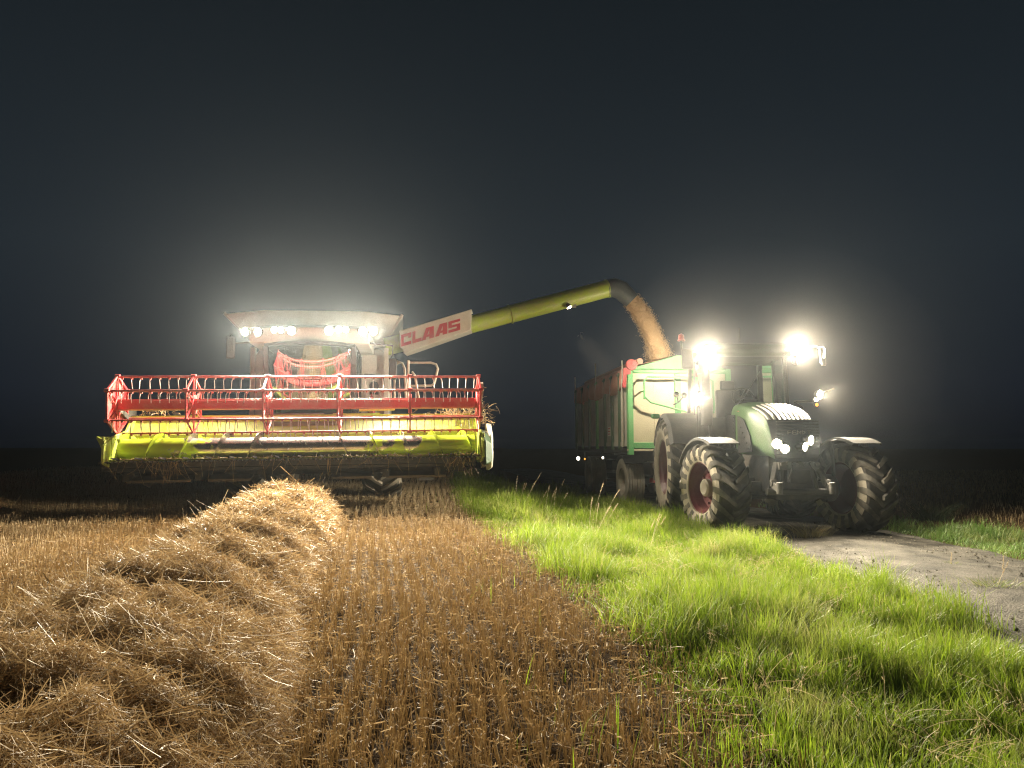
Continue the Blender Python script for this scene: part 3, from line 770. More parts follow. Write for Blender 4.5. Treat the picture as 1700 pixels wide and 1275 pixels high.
for sx in (-1, 1):
    mb = MB()
    mb.box((sx * HW, TL / 2, (ZB + ZE) / 2), (0.05, TL - 0.12, ZE - ZB - 0.08))
    for k in range(9):
        mb.box((sx * (HW + 0.026), 0.35 + k * 0.68, (ZB + ZE) / 2), (0.008, 0.05, ZE - ZB - 0.2))
    mb.box((sx * (HW + 0.03), TL / 2, ZB + 0.08), (0.02, TL - 0.2, 0.10))
    s = mb.build('side_board', M['sidegrey'], tr)
    for y, w, m in ((0.62, .07, 'tdark'), (1.35, .13, 'tdark'), (2.15, .10, 'tdark'), (3.1, .13, 'tgreen'), (4.1, .09, 'tdark'), (5.1, .09, 'tdark'), (6.12, .12, 'tdark')):
        mb = MB(); mb.box((sx * (HW + 0.05), y, (ZB + ZE) / 2 - 0.03), (0.07, w, ZE - ZB + 0.04)); mb.box((sx * (HW + 0.07), y, ZE - 0.07), (0.07, w * 1.8, 0.05)); mb.build('side_post', M[m], s, bevel=0.008)
    if sx < 0:
        mb = MB(); mb.tube([(-HW - 0.07, 0.25, ZB + 0.02), (-HW - 0.07, 0.25, ZE - 0.2)], 0.03, 10); mb.build('lift_rod', M['silver'], s)
        mb = MB(); mb.box((-HW - 0.035, 1.75, ZB + 0.42), (0.01, 0.26, 0.24)); mb.build('sticker', M['sticker'], s)
        mb = MB()
        for k in range(3): mb.box((-HW - 0.042, 1.75, ZB + 0.35 + 0.07 * k), (0.006, 0.20, 0.025))
        mb.build('sticker_print', M['redletter'], s)
        mb = MB(); mb.prism([(-HW - 0.037, 1.75 - 0.09, ZB + 1.05), (-HW - 0.037, 1.75, ZB + 0.92), (-HW - 0.037, 1.75 + 0.09, ZB + 1.05), (-HW - 0.037, 1.75, ZB + 1.32)], (0.008, 0, 0)); mb.box((-HW - 0.037, 1.75, ZB + 0.72), (0.01, 0.16, 0.12)); mb.build('side_emblem', M['sidegrey'], s)
mb = MB(); mb.box((0, TL / 2, ZB - 0.02), (2 * HW, TL, 0.06)); mb.box((0, -0.01, ZB - 0.06), (2 * HW + 0.06, 0.12, 0.05), mi=1)
for sx in (-1, 1):
    mb.box((sx * 0.5, TL / 2, ZB - 0.2), (0.12, TL - 0.3, 0.26)); mb.box((sx * (HW - 0.04), TL / 2, ZB - 0.08), (0.06, TL, 0.09))
for y in (0.95, 4.9):
    mb.box((0, y, 0.58), (2.0, 0.14, 0.14)); mb.box((0, y, 0.9), (1.1, 0.7, 0.3))
for y in (2.0, 3.4): mb.box((0, y, ZB - 0.12), (2.3, 0.1, 0.14))
mb.build('chassis', [M['dark'], M['cream']], tr, bevel=0.01)
def road_tyre(R, W, rr):
    mb = MB(); g = []
    n = 7
    for k in range(n):
        a = -0.42 + 0.84 * k / (n - 1)
        g += [(a - 0.045, R), (a + 0.045, R), (a + 0.055, R - 0.025), (a + 0.085, R - 0.025)] if k < n - 1 else [(a - 0.045, R), (a + 0.045, R - 0.005)]
    pr = [(-0.36, rr), (-0.46, rr + 0.03), (-0.5, (rr + R) / 2), (-0.49, R - 0.05)] + g + [(0.49, R - 0.05), (0.5, (rr + R) / 2), (0.46, rr + 0.03), (0.36, rr)]
    mb.lathe([(a * W, r) for a, r in pr], (0, 0, 0), (1, 0, 0), 56); return mb
for y, rz in ((0.95, 0.0), (4.9, 0.0)):
    for sx in (-1, 1):
        e = bpy.data.objects.new('trailer_wheel', None); COL.objects.link(e); e.parent = tr; e.location = (sx * 0.98, y, 0.57); e.rotation_euler.z = math.radians(rz); e.empty_display_size = 0.2
        road_tyre(0.575, 0.46, 0.31).build('tyre', paint('dusty_road_tyre', (0.20, 0.185, 0.155), 0.8, dirt=(0.34, 0.31, 0.25), dirt_amt=0.7), e)
        rim_mb(0.46, 0.31, sx, 0.10).build('rim', M['rimgrey'], e)
for sx in (-1, 1):
    mb = MB(); mb.sheet([(0.95 + 0.68 * math.cos(a), 0.57 + 0.66 * math.sin(a)) for a in np.linspace(math.radians(50), math.radians(135), 9)], sx * 0.98 - 0.25, sx * 0.98 + 0.25, 0.02)
    mb.build('mudguard', M['black'], tr)
mb = MB()
for sx in (-1, 1): mb.bar((sx * 0.55, 0.6, 0.62), (0, -1.25, 0.62), 0.09, 0.12)
mb.box((0, -1.3, 0.62), (0.16, 0.25, 0.14)); mb.lathe([(-0.03, 0.03), (-0.03, 0.07), (0.03, 0.07), (0.03, 0.03)], (0, -1.5, 0.62), (0, 0, 1), 16)
mb.box((-0.62, -0.15, 0.72), (0.10, 0.12, 0.10)); mb.box((-0.62, -0.15, 0.62), (0.2, 0.14, 0.06))
mb.build('drawbar', M['red'], tr, bevel=0.01)
# tarp, rolled to the left side and hanging over the boards, with its bows and end plates
mb = MB(); nyy = 60; rows = []
for k in range(nyy + 1):
    y = 0.02 + (TL + 0.05) * k / nyy
    fold = 0.035 * math.sin(y * 7.0) + 0.03 * math.sin(y * 17.0 + 1.0)
    sag = 0.14 * abs(math.sin(y * 1.55)) + 0.06 * vnoise(y * 3, 1.1)
    pts = [(-0.15, 0.33), (-0.55, 0.24), (-0.9, 0.17), (-1.2, 0.10 + 0.02 * math.sin(y * 5)), (-1.30, 0.05), (-1.335 - fold * 0.5, -0.12), (-1.335 - fold, -0.26), (-1.33 - fold * 1.3, -0.36 - float(sag))]
    rows.append([Vector((a, y, ZE + b)) for a, b in pts])
n = len(rows[0]); vs = [p for r in rows for p in r]
fs = [(i * n + j, i * n + j + 1, (i + 1) * n + j + 1, (i + 1) * n + j) for i in range(nyy) for j in range(n - 1)]
mb.add(vs, fs); tp = mb.build('tarp', M['tarp'], tr)
sm = tp.modifiers.new('thickness', 'SOLIDIFY'); sm.thickness = 0.012
mb = MB(); mb.tube([(-0.95, 0.0, ZE + 0.22), (-0.95, TL, ZE + 0.22)], 0.075, 16); mb.build('tarp_roll', M['tarp'], tr)
mb = MB(); mb.lathe([(-0.03, 0), (-0.03, 0.13), (0.03, 0.14), (0.03, 0)], (-1.18, -0.09, ZE + 0.12), (0, 1, 0), 22); mb.bar((-1.33, -0.08, ZE + 0.04), (-1.36, -0.04, ZE - 0.42), 0.09, 0.03, up=(0, 1, 0)); mb.box((-1.30, -0.08, ZE - 0.05), (0.18, 0.04, 0.12))
mb.build('roll_bracket', M['red'], tr)
for x, y, h in ((-1.36, 0.1, 0.24), (-1.36, 3.05, 0.5), (-1.34, 6.15, 0.42)):
    mb = MB(); mb.tube([(x, y, ZE - 0.3), (x, y, ZE + h)], 0.018, 8); mb.build('tarp_bow', M['silver'], tr)
# climbing frame on the front wall
mb = MB()
mb.tube([(-0.95, -0.32, 2.55), (-0.95, -0.32, 2.98), (-0.86, -0.32, 3.08), (0.55, -0.32, 3.08), (0.72, -0.32, 3.0), (0.74, -0.32, 2.3), (0.74, -0.1, 2.2)], 0.025, 10)
mb.tube([(-0.95, -0.32, 2.62), (-0.80, -0.32, 2.48), (0.1, -0.32, 2.25), (0.74, -0.32, 2.25)], 0.022, 10)
mb.tube([(0.25, -0.32, 3.16), (0.25, -0.32, 1.9), (0.25, -0.08, 1.85)], 0.025, 10); mb.tube([(-0.95, -0.32, 2.75), (-0.95, -0.03, 2.75)], 0.02, 8); mb.tube([(0.25, -0.32, 3.08), (0.25, -0.03, 3.1)], 0.02, 8)
mb.build('climbing_frame', M['tgreen'], tr)
for px, py, Y, m, r in ((960, 761, 22.2, 'lenssoft', 0.055), (1001, 760, 19.6, 'lenssoft', 0.03), (971, 762, 21.6, 'amber', 0.03)):
    lamp(tr, at(px, py, Y), (-0.6, -1, 0), 0, r=r, name='marker_lamp', lens=m, light=False)
    mb = MB(); mb.bar(at(px, py, Y + 0.08), at(px, py - 12, Y + 0.1), 0.03, 0.02); mb.build('lamp_bracket', M['dark'], tr, world=True)

# ------------------------------------------------------------------ TRACTOR
tc = root('tractor', (4.60, 15.15, 0.0), 'green tractor with maroon wheel rims and blazing roof lamps on the farm track', 'tractor', (0, 0, math.radians(-1.5)))
T = lambda px, py, Y: wmat(tc).inverted() @ at(px, py, Y)
TF = [M['rubber'], M['rubberdust'], M['lugs']]
for sx in (-1, 1):
    agri_wheel(tc, 'rear_wheel', (sx * 1.13, 0, 1.02), 1.02, 0.72, 0.56, 20, 0.06, sx, 0, TF, M['maroon'], M['maroon'], 0.16)
    agri_wheel(tc, 'front_wheel', (sx * 1.16 + 0.05, -2.85, 0.755), 0.755, 0.60, 0.42, 18, 0.055, sx, math.radians(15), TF, M['maroon'], M['rimgrey'], 0.13)

# hood
def hsec(y, hw, zt, zb, r=0.16):
    c = zt - r
    return [(-hw, y, zb), (-hw * 1.0, y, (zb + c) / 2), (-hw * 0.97, y, c - 0.02), (-hw * 0.86, y, zt - r * 0.35), (-hw * 0.6, y, zt - 0.03), (-hw * 0.25, y, zt), (hw * 0.25, y, zt), (hw * 0.6, y, zt - 0.03), (hw * 0.86, y, zt - r * 0.35), (hw * 0.97, y, c - 0.02), (hw, y, (zb + c) / 2), (hw, y, zb)]
HS = [(-1.25, .47, 2.30, 1.25), (-1.9, .475, 2.27, 1.22), (-2.5, .47, 2.20, 1.2), (-3.0, .46, 2.09, 1.2), (-3.3, .44, 1.98, 1.2), (-3.5, .42, 1.86, 1.22), (-3.62, .39, 1.70, 1.25), (-3.68, .36, 1.52, 1.27)]
mb = MB(); mb.ring_loft([hsec(*h) for h in HS], True, True); hood = mb.build('hood', M['hood'], tc)
sd = hood.modifiers.new('smooth', 'SUBSURF'); sd.levels = sd.render_levels = 2
def htop(y):
    ys = [h[0] for h in HS][::-1]; return float(np.interp(y, ys, [h[2] for h in HS][::-1])), float(np.interp(y, ys, [h[1] for h in HS][::-1]))
# nose grille: louvred top sheet and dark front
mb = MB()
for k in range(10):
    f = -0.80 + 1.6 * k / 9
    pts = []
    for y in np.linspace(-2.62, -3.50, 9):
        zt, hw = htop(y); pts.append(Vector((f * hw * 0.94, y - 0.005, zt + 0.016 - 0.115 * abs(f) ** 3.0)))
    pts.append(pts[-1] + Vector((0, -0.05, -0.07)))
    for a, b in zip(pts[:-1], pts[1:]): mb.bar(a, b, 0.038, 0.014)
mb.build('hood_louvres', M['silver'], tc)
mb = MB(); rows = []
for y in np.linspace(-2.6, -3.52, 9):
    zt, hw = htop(y); rows.append([Vector((f * hw * 0.97, y, zt + 0.004 - 0.125 * abs(f) ** 3.0)) for f in np.linspace(-0.86, 0.86, 9)])
mb.ring_loft(rows, False, False); lt = mb.build('louvre_tray', M['black'], tc)
mb = MB()
fr = [[Vector((f * .41, -3.50 - 0.14 * (1 - abs(f) ** 2.5), 1.88)) for f in np.linspace(-1, 1, 9)], [Vector((f * .40, -3.60 - 0.14 * (1 - abs(f) ** 2.5), 1.74)) for f in np.linspace(-1, 1, 9)], [Vector((f * .38, -3.66 - 0.12 * (1 - abs(f) ** 2.5), 1.54)) for f in np.linspace(-1, 1, 9)], [Vector((f * .34, -3.66 - 0.10 * (1 - abs(f) ** 2.5), 1.26)) for f in np.linspace(-1, 1, 9)], [Vector((f * .30, -3.56, 1.2)) for f in np.linspace(-1, 1, 9)]]
mb.ring_loft(fr, False, False); gr = mb.build('grille', M['black'], tc)
mb = MB()
for z in np.arange(1.30, 1.86, 0.045): mb.bar((-0.33, -3.735, z), (0.33, -3.735, z), 0.012, 0.012)
mb.build('grille_bars', M['dusty'], gr)
mb = MB(); ec = Vector((0.0, -3.56, 1.95))
mb.prism([ec + Vector((-0.07, 0.04, 0.045)), ec + Vector((0, -0.12, 0.012)), ec + Vector((0.07, 0.04, 0.045)), ec + Vector((0, 0.08, 0.053))], (0, -0.02, 0.03)); mb.build('hood_emblem', M['sticker'], tc)
mb = MB()
LT = {'F': ['00-01', '01-11', '0h-1h'], 'E': ['00-01', '01-11', '0h-1h', '00-10'], 'N': ['00-01', '01-10', '10-11'], 'D': ['00-01', '01-1h', '1h-00'], 'T': ['h0-h1', '01-11']}
cv_ = {'0': 0.0, '1': 1.0, 'h': 0.5}
for i, ch in enumerate('FENDT'):
    for st_ in LT[ch]:
        a, b = st_.split('-')
        p_ = [Vector((-0.17 + 0.075 * i + 0.05 * cv_[q[0]], -3.79, 1.64 + 0.055 * cv_[q[1]])) for q in (a, b)]
        mb.bar(p_[0], p_[1], 0.008, 0.011, up=(0, 1, 0))
mb.build('badge_lettering', M['rimgrey'], gr)
# side grilles of the hood, dark with a green rib between
for sx in (-1, 1):
    mb = MB()
    for pts in ([(-1.35, 1.35), (-1.95, 1.33), (-1.95, 2.02), (-1.35, 2.06)], [(-2.12, 1.33), (-2.95, 1.36), (-2.85, 1.62), (-2.5, 1.92), (-2.12, 2.0)]):
        mb.prism([(sx * 0.470, y, z) for y, z in pts], (sx * 0.012, 0, 0))
    for k in range(9): mb.bar((sx * 0.487, -1.4, 1.42 + 0.07 * k), (sx * 0.487, -1.9, 1.42 + 0.07 * k), 0.012, 0.02)
    for k in range(5): mb.bar((sx * 0.487, -2.18, 1.42 + 0.09 * k), (sx * 0.487, -2.75 + 0.10 * k, 1.42 + 0.09 * k), 0.012, 0.02)
    mb.build('hood_side_grille', M['black'], tc)
    mb = MB(); mb.box((sx * 0.437, -2.02, 2.06), (0.012, 0.16, 0.06)); mb.build('hood_badge', M['red'], tc)
# headlights, two lenses each
for px, py, r in ((1290, 737, .074), (1303, 745, .066), (1346, 731, .074), (1336, 742, .066)):
    lamp(tc, at(px, py, 11.30 + (0.0030 if px < 1318 else 0.0005) * abs(px - 1318)), (0.75 * (1 if px > 1318 else -1), -1, -0.08), P_HEAD, r=r, size=172, name='headlight', depth=0.14)
# engine block, front axle, linkage
mb = MB()
mb.box((0, -2.2, 1.0), (0.72, 2.4, 0.62)); mb.box((0, -0.4, 1.05), (0.8, 1.6, 0.8)); mb.box((0, -2.85, 0.72), (1.5, 0.30, 0.28)); mb.box((0, -3.3, 0.85), (0.62, 0.6, 0.5))
for sx in (-1, 1):
    mb.lathe([(0, 0.24), (sx * 0.16, 0.22), (sx * 0.22, 0.14), (sx * 0.24, 0)], (sx * 0.72, -2.85, 0.755), (1, 0, 0), 20)
    mb.tube([(sx * 0.25, -2.6, 0.9), (sx * 0.75, -2.62, 0.8)], 0.04, 10); mb.tube([(sx * 0.3, -3.05, 0.62), (sx * 0.8, -3.02, 0.68)], 0.025, 8)
mb.build('axle_block', M['dark'], tc, bevel=0.02)
mb = MB()
for sx in (-1, 1):
    mb.bar((sx * 0.30, -3.6, 1.18), (sx * 0.42, -3.75, 0.86), 0.07, 0.10); mb.bar((sx * 0.42, -3.75, 0.86), (sx * 0.40, -4.02, 0.78), 0.05, 0.10)
    mb.tube([(sx * 0.22, -3.68, 1.12), (sx * 0.28, -3.72, 0.74)], 0.035, 10); mb.tube([(sx * 0.40, -4.0, 0.72), (sx * 0.40, -4.0, 0.90)], 0.045, 10)
    mb.lathe([(-0.04, 0), (-0.04, 0.055), (0.04, 0.055), (0.04, 0)], (sx * 0.42, -3.77, 0.88), (1, 0, 0), 14)
mb.box((0, -3.68, 1.14), (0.62, 0.14, 0.12)); mb.box((0, -3.72, 0.98), (0.3, 0.14, 0.22)); mb.tube([(-0.5, -3.72, 0.74), (0.5, -3.72, 0.74)], 0.05, 12)
for k in range(7): mb.lathe([(0, 0), (0, 0.028), (0.06, 0.03), (0.06, 0)], (-0.27 + 0.09 * k, -3.74, 1.17 + 0.02 * (k % 2)), (0, -1, 0), 10)
mb.tube([(-0.1, -3.75, 1.2), (-0.16, -3.86, 1.05), (-0.2, -3.8, 0.9)], 0.014, 6); mb.tube([(0.1, -3.75, 1.2), (0.2, -3.88, 1.08), (0.3, -3.8, 0.95)], 0.014, 6)
mb.build('front_linkage', M['dusty'], tc, bevel=0.006)
# front fenders turn with the wheels
for sx in (-1, 1):
    e_l = Vector((sx * 1.16 + 0.05, -2.85, 0.755)); R3 = Matrix.Rotation(math.radians(15), 3, 'Z')
    mb = MB(); rings = []
    for a in np.linspace(math.radians(62), math.radians(152), 13):
        rr = 0.845
        sec = [(-0.29, rr - 0.05), (-0.27, rr), (0.27, rr), (0.29, rr - 0.05), (0.27, rr - 0.02), (-0.27, rr - 0.02)]
        rings.append([e_l + R3 @ Vector((x, -r * math.cos(a), r * math.sin(a))) for x, r in sec])
    mb.ring_loft(rings, True, True)
    mb.tube([e_l + R3 @ Vector((-sx * 0.36, 0, 0.2)), e_l + R3 @ Vector((-sx * 0.36, 0, 0.78)), e_l + R3 @ Vector((-sx * 0.1, 0, 0.83))], 0.03, 8)
    mb.build('front_fender', M['dusty'], tc, bevel=0.008)
    mb = MB(); rings = []
    for a in np.linspace(math.radians(25), math.radians(150), 17):
        rr = 1.13 + (0.04 if a < math.radians(60) else 0)
        sec = [(sx * 0.62, rr - 0.0), (sx * 1.42, rr - 0.01), (sx * 1.48, rr - 0.10), (sx * 1.45, rr - 0.10), (sx * 1.40, rr - 0.04), (sx * 0.62, rr - 0.04)]
        rings.append([Vector((x, -r * math.cos(a), 1.02 + r * math.sin(a))) for x, r in sec])
    mb.ring_loft(rings, True, True)
    mb.build('rear_fender', M['black'], tc, bevel=0.006)
# cab
cx = 0.80
mb = MB()
for sx in (-1, 1):
    mb.bar((sx * 0.74, -1.28, 1.55), (sx * 0.76, -1.05, 3.22), 0.07, 0.09, up=(0, 1, 0))
    mb.bar((sx * 0.84, -0.35, 1.3), (sx * 0.80, -0.25, 3.22), 0.05, 0.07, up=(0, 1, 0))
    mb.bar((sx * 0.78, 0.55, 1.75), (sx * 0.74, 0.45, 3.22), 0.08, 0.10, up=(0, 1, 0))
    mb.bar((sx * 0.74, -1.28, 1.60), (sx * 0.84, -0.35, 1.45), 0.05, 0.16); mb.bar((sx * 0.84, -0.35, 1.9), (sx * 0.78, 0.55, 1.9), 0.05, 0.10)
mb.bar((-0.74, -1.28, 1.75), (0.74, -1.28, 1.75), 0.05, 0.5); mb.bar((-0.74, 0.55, 1.85), (0.74, 0.55, 1.85), 0.05, 0.25)
mb.box((0, -0.35, 1.38), (1.5, 1.8, 0.10))
tcab = mb.build('cab', M['black'], tc, bevel=0.01)
mb = MB()
lo = [(-0.86, -1.24, 3.20), (0.86, -1.24, 3.20), (0.88, 0.60, 3.20), (-0.88, 0.60, 3.20)]
up = [(-0.92, -1.30, 3.30), (0.92, -1.30, 3.30), (0.92, 0.66, 3.30), (-0.92, 0.66, 3.30)]
u2 = [(-0.80, -1.12, 3.46), (0.80, -1.12, 3.46), (0.80, 0.55, 3.46), (-0.80, 0.55, 3.46)]
mb.ring_loft([[Vector(p) for p in r] for r in (lo, up, u2)], True, True); mb.build('cab_roof', M['hood'], tc, bevel=0.05)
def pane_obj(pts, m='glass', name='window'):
    q = MB(); q.add(pts, [tuple(range(len(pts)))]); return q.build(name, M[m], tcab, smooth=False)
pane_obj([(-0.70, -1.27, 2.0), (0.70, -1.27, 2.0), (0.72, -1.08, 3.2), (-0.72, -1.08, 3.2)], name='windscreen')
pane_obj([(-0.70, 0.55, 2.0), (0.70, 0.55, 2.0), (0.70, 0.46, 3.2), (-0.70, 0.46, 3.2)])
for sx in (-1, 1):
    pane_obj([(sx * 0.76, -1.22, 1.7), (sx * 0.85, -0.38, 1.5), (sx * 0.81, -0.28, 3.2), (sx * 0.77, -1.04, 3.2)], name='door_glass')
    pane_obj([(sx * 0.84, -0.32, 1.95), (sx * 0.79, 0.5, 1.95), (sx * 0.75, 0.42, 3.2), (sx * 0.81, -0.22, 3.2)])
mb = MB(); mb.bar((0.0, -1.15, 1.75), (0.0, -0.85, 2.32), 0.16, 0.16); mb.ring_loft([[(-0.3, -1.25, 2.0), (0.3, -1.25, 2.0), (0.3, -0.95, 1.9), (-0.3, -0.95, 1.9)], [(-0.2, -1.15, 2.38), (0.2, -1.15, 2.38), (0.16, -0.95, 2.3), (-0.16, -0.95, 2.3)]], True, True)
mb.build('dashboard', M['black'], tcab, bevel=0.03)
mb = MB(); mb.tube([(0.21 * math.cos(a), -0.86 + 0.10 * math.sin(a), 2.42 + 0.185 * math.sin(a)) for a in [2 * math.pi * k / 24 for k in range(25)]], 0.017, 8)
for a in (0.5, 2.6, 4.7): mb.bar((0, -0.86, 2.42), (0.2 * math.cos(a), -0.86 + 0.095 * math.sin(a), 2.42 + 0.178 * math.sin(a)), 0.03, 0.015)
mb.build('steering_wheel', M['black'], tcab)
mb = MB(); mb.box((0, 0.0, 1.92), (0.52, 0.5, 0.14)); mb.box((0, 0.26, 2.3), (0.5, 0.13, 0.7)); mb.box((0, 0.27, 2.75), (0.3, 0.1, 0.2)); mb.box((0, 0, 1.62), (0.3, 0.35, 0.4)); mb.box((0.36, -0.1, 2.12), (0.16, 0.55, 0.08))
mb.build('driver_seat', M['seat'], tcab, bevel=0.03)
mb = MB(); mb.box((0.42, -0.45, 2.25), (0.26, 0.08, 0.2)); mb.bar((0.42, -0.4, 2.2), (0.38, -0.1, 2.1), 0.03, 0.03); mb.build('terminal', M['dusty'], tcab, bevel=0.01)
mb = MB(); mb.tube([(-0.4, -1.30, 2.02), (-0.05, -1.26, 2.55)], 0.014, 6); mb.bar((-0.18, -1.285, 2.25), (0.25, -1.16, 2.9), 0.02, 0.015); mb.build('wiper', M['black'], tcab)
lamp(tc, at(1270, 583, 14.15), (0, -1, -0.2), 0, r=0.022, name='cab_lamp', lens='lenssoft', light=False)
# exhaust and intake columns beside the windscreen, steps, tank
mb = MB(); mb.lathe([(0, 0.11), (0.5, 0.12), (0.55, 0.08), (1.0, 0.075), (1.15, 0.06), (1.15, 0.0)], (-0.86, -1.42, 1.85), (0, 0, 1), 20); mb.build('exhaust', M['black'], tc)
for sx in (-1, 1):
    mb = MB(); mb.box((sx * 0.80, -1.15, 0.95), (0.42, 1.0, 0.7)); mb.build('fuel_tank', M['dusty'], tc, bevel=0.08)
for sx in (-1, 1):
    mb = MB()
    for k in range(4): mb.box((sx * (1.08 - 0.05 * k), -0.95, 0.48 + 0.32 * k), (0.30, 0.42, 0.035))
    for y in (-1.16, -0.74): mb.bar((sx * 1.2, y, 0.46), (sx * 1.02, y, 1.48), 0.03, 0.05)
    mb.tube([(sx * 1.02, -1.25, 1.1), (sx * 1.0, -1.3, 2.2), (sx * 0.86, -1.25, 2.3)], 0.018, 8)
    mb.build('access_step', M['black'], tc)
# mirrors, beacon, aerial
mc = T(1141, 596, 14.0)
mb = MB(); mb.tube([(-0.85, -1.15, 3.25), (mc.x + 0.06, mc.y, 3.30), (mc.x + 0.05, mc.y, 3.0)], 0.018, 8); mb.tube([T(1147, 580, 14.0), T(1146, 600, 14.0), T(1149, 606, 14.0)], 0.02, 8); ma = mb.build('mirror_arm', M['silver'], tc)
mb = MB(); mb.box(mc, (0.22, 0.09, 0.40)); mb.build('mirror', M['black'], ma, bevel=0.035)
mb = MB(); mb.tube([T(1330, 577, 14.0), T(1356, 575, 14.0), T(1360, 578, 14.0), T(1363, 603, 14.0)], 0.018, 8); mb.tube([T(1357, 577, 14.0), T(1367, 576, 14.0), T(1369, 580, 14.0), T(1368, 594, 14.0)], 0.02, 8); ma = mb.build('mirror_arm', M['silver'], tc)
mb = MB(); mb.box(T(1367, 592, 14.05), (0.09, 0.05, 0.36)); mb.build('mirror', M['black'], ma, bevel=0.02)
mb = MB(); mb.tube([T(1133, 592, 14.1), T(1131, 566, 14.1)], 0.02, 8); mb.tube([T(1133, 592, 14.1), T(1150, 596, 14.1)], 0.015, 8); bp = mb.build('beacon_pole', M['black'], tc)
mb = MB(); mb.lathe([(0, 0), (0, 0.075), (0.02, 0.075), (0.03, 0.06), (0.12, 0.055), (0.15, 0.0)], T(1131, 566, 14.1), (0, 0, 1), 18); mb.build('beacon', M['beacon'], bp)
mb = MB(); mb.tube([T(1228, 566, 14.6), T(1227, 545, 14.6)], 0.008, 6); mb.build('aerial', M['black'], tc)
# lamps: roof pairs, pillar lamps with indicators, unlit fender lamps, rear work lamps
for px, py, Y, pw, aim, r in ((1178, 585, 13.80, .75, (-0.52, -1, 0.0), .09), (1179, 603, 13.84, .3, (-0.9, -1, -0.1), .075), (1322, 580, 13.80, 1.15, (0.02, -1, 0.02), .11), (1323, 598, 13.84, .7, (1.5, -0.7, -0.12), .08)):
    lamp(tc, at(px, py, Y), aim, P_ROOF * pw, r=r, size=118)
lamp(tc, at(1165, 661, 13.80), (-1.5, -1, -0.12), P_SIDE * 1.15, r=.095, size=168)
lamp(tc, at(1361, 655, 13.82), (0.45, -1, -0.1), P_SIDE * 0.45, r=.08, size=130)
for (a, b, c, d) in ((1172, 674, 1174, 684), (1355, 663, 1356, 672)):
    lamp(tc, at(a, b, 13.86), (0, -1, 0), 0, r=.045, name='position_lamp', lens='lenssoft', light=False)
    lamp(tc, at(c, d, 13.86), (0, -1, 0), 0, r=.035, name='indicator', lens='amber', light=False)
mb = MB(); mb.tube([T(1165, 662, 13.95), T(1172, 674, 13.97), T(1174, 684, 13.97), T(1172, 700, 14.05), T(1190, 705, 14.1)], 0.022, 8); mb.build('lamp_bracket', M['dusty'], tc)
mb = MB(); mb.tube([T(1361, 656, 13.95), T(1356, 665, 13.97), T(1348, 666, 14.0), T(1318, 667, 14.1)], 0.022, 8); mb.tube([T(1366, 652, 13.95), T(1385, 645, 13.95)], 0.014, 6)
mb.build('lamp_bracket', M['dusty'], tc)
for px, py in ((1123, 655), (1136, 656)):
    lamp(tc, at(px, py, 14.75), (-0.5, -1, 0.1), 0, r=0.05, lens='mirror', light=False, name='work_lamp')
mb = MB(); mb.tube([T(1124, 656, 14.82), T(1126, 668, 14.82), T(1118, 672, 14.82)], 0.015, 6); mb.tube([T(1136, 657, 14.82), T(1126, 668, 14.82)], 0.015, 6); mb.build('lamp_bracket', M['black'], tc)
for sx in (-1, 1):
    p = wmat(tc) @ Vector((sx * 0.62, 0.74, 3.30)); lamp(tc, p, (sx * 0.05, 1, -0.22) if sx > 0 else (-0.75, 1, -0.15), P_REAR * (0.8 if sx > 0 else 1.6), r=.06, size=150 if sx > 0 else 176)
mb = MB(); mb.box(T(1088, 691, 15.3), (0.16, 0.22, 0.10)); mb.build('toolbox', M['tgreen'], tc, bevel=0.03)

# ------------------------------------------------------------------ GRAIN STREAM
def ribbons(P, D, Ln, Wd, bend=None, nseg=2, taper=False, sidev=None):
    """flat strands: P start, D unit direction, Ln length, Wd width, bend = sideways/downwards vector reached at the tip"""
    n = len(P); t = np.linspace(0, 1, nseg + 1)
    pts = P[:, None] + D[:, None] * (Ln[:, None] * t[None])[..., None]
    if bend is not None: pts = pts + bend[:, None] * (t[None, :, None] ** 2)
    if sidev is None:
        r = rng.normal(size=(n, 3)); sidev = np.cross(D, r); sidev /= np.linalg.norm(sidev, axis=1, keepdims=True) + 1e-9
    w = (1 - 0.93 * t ** 1.8) if taper else np.ones_like(t)
    off = sidev[:, None] * (Wd[:, None] * w[None] / 2)[..., None]
    V = np.stack([pts - off, pts + off], 2).reshape(-1, 3)
    b = (np.arange(n) * 2 * (nseg + 1))[:, None] + (np.arange(nseg) * 2)[None]
    b = b.reshape(-1)
    return V, np.stack([b, b + 1, b + 3, b + 2], 1)

def stems(P, D, Ln, Wd):
    """three-sided stalks with a cut top"""
    n = len(P); a = rng.uniform(0, 6.28, n)
    V = []
    for lv in (0, 1):
        c = P + D * Ln[:, None] * lv
        for k in range(3):
            g = a + k * 2.094
            V.append(c + np.stack([np.cos(g), np.sin(g), np.zeros(n)], 1) * Wd[:, None] * 0.5)
    V = np.stack(V, 1).reshape(-1, 3); b = np.arange(n) * 6
    F = [np.stack([b + k, b + (k + 1) % 3, b + 3 + (k + 1) % 3, b + 3 + k], 1) for k in range(3)]
    return V, np.concatenate(F)

def merge(parts):
    V, Fq, mi, o = [], [], [], 0
    for v, f, m in parts:
        V.append(v); Fq.append(f + o); mi.append(np.full(len(f), m)); o += len(v)
    return np.concatenate(V), np.concatenate(Fq), np.concatenate(mi)

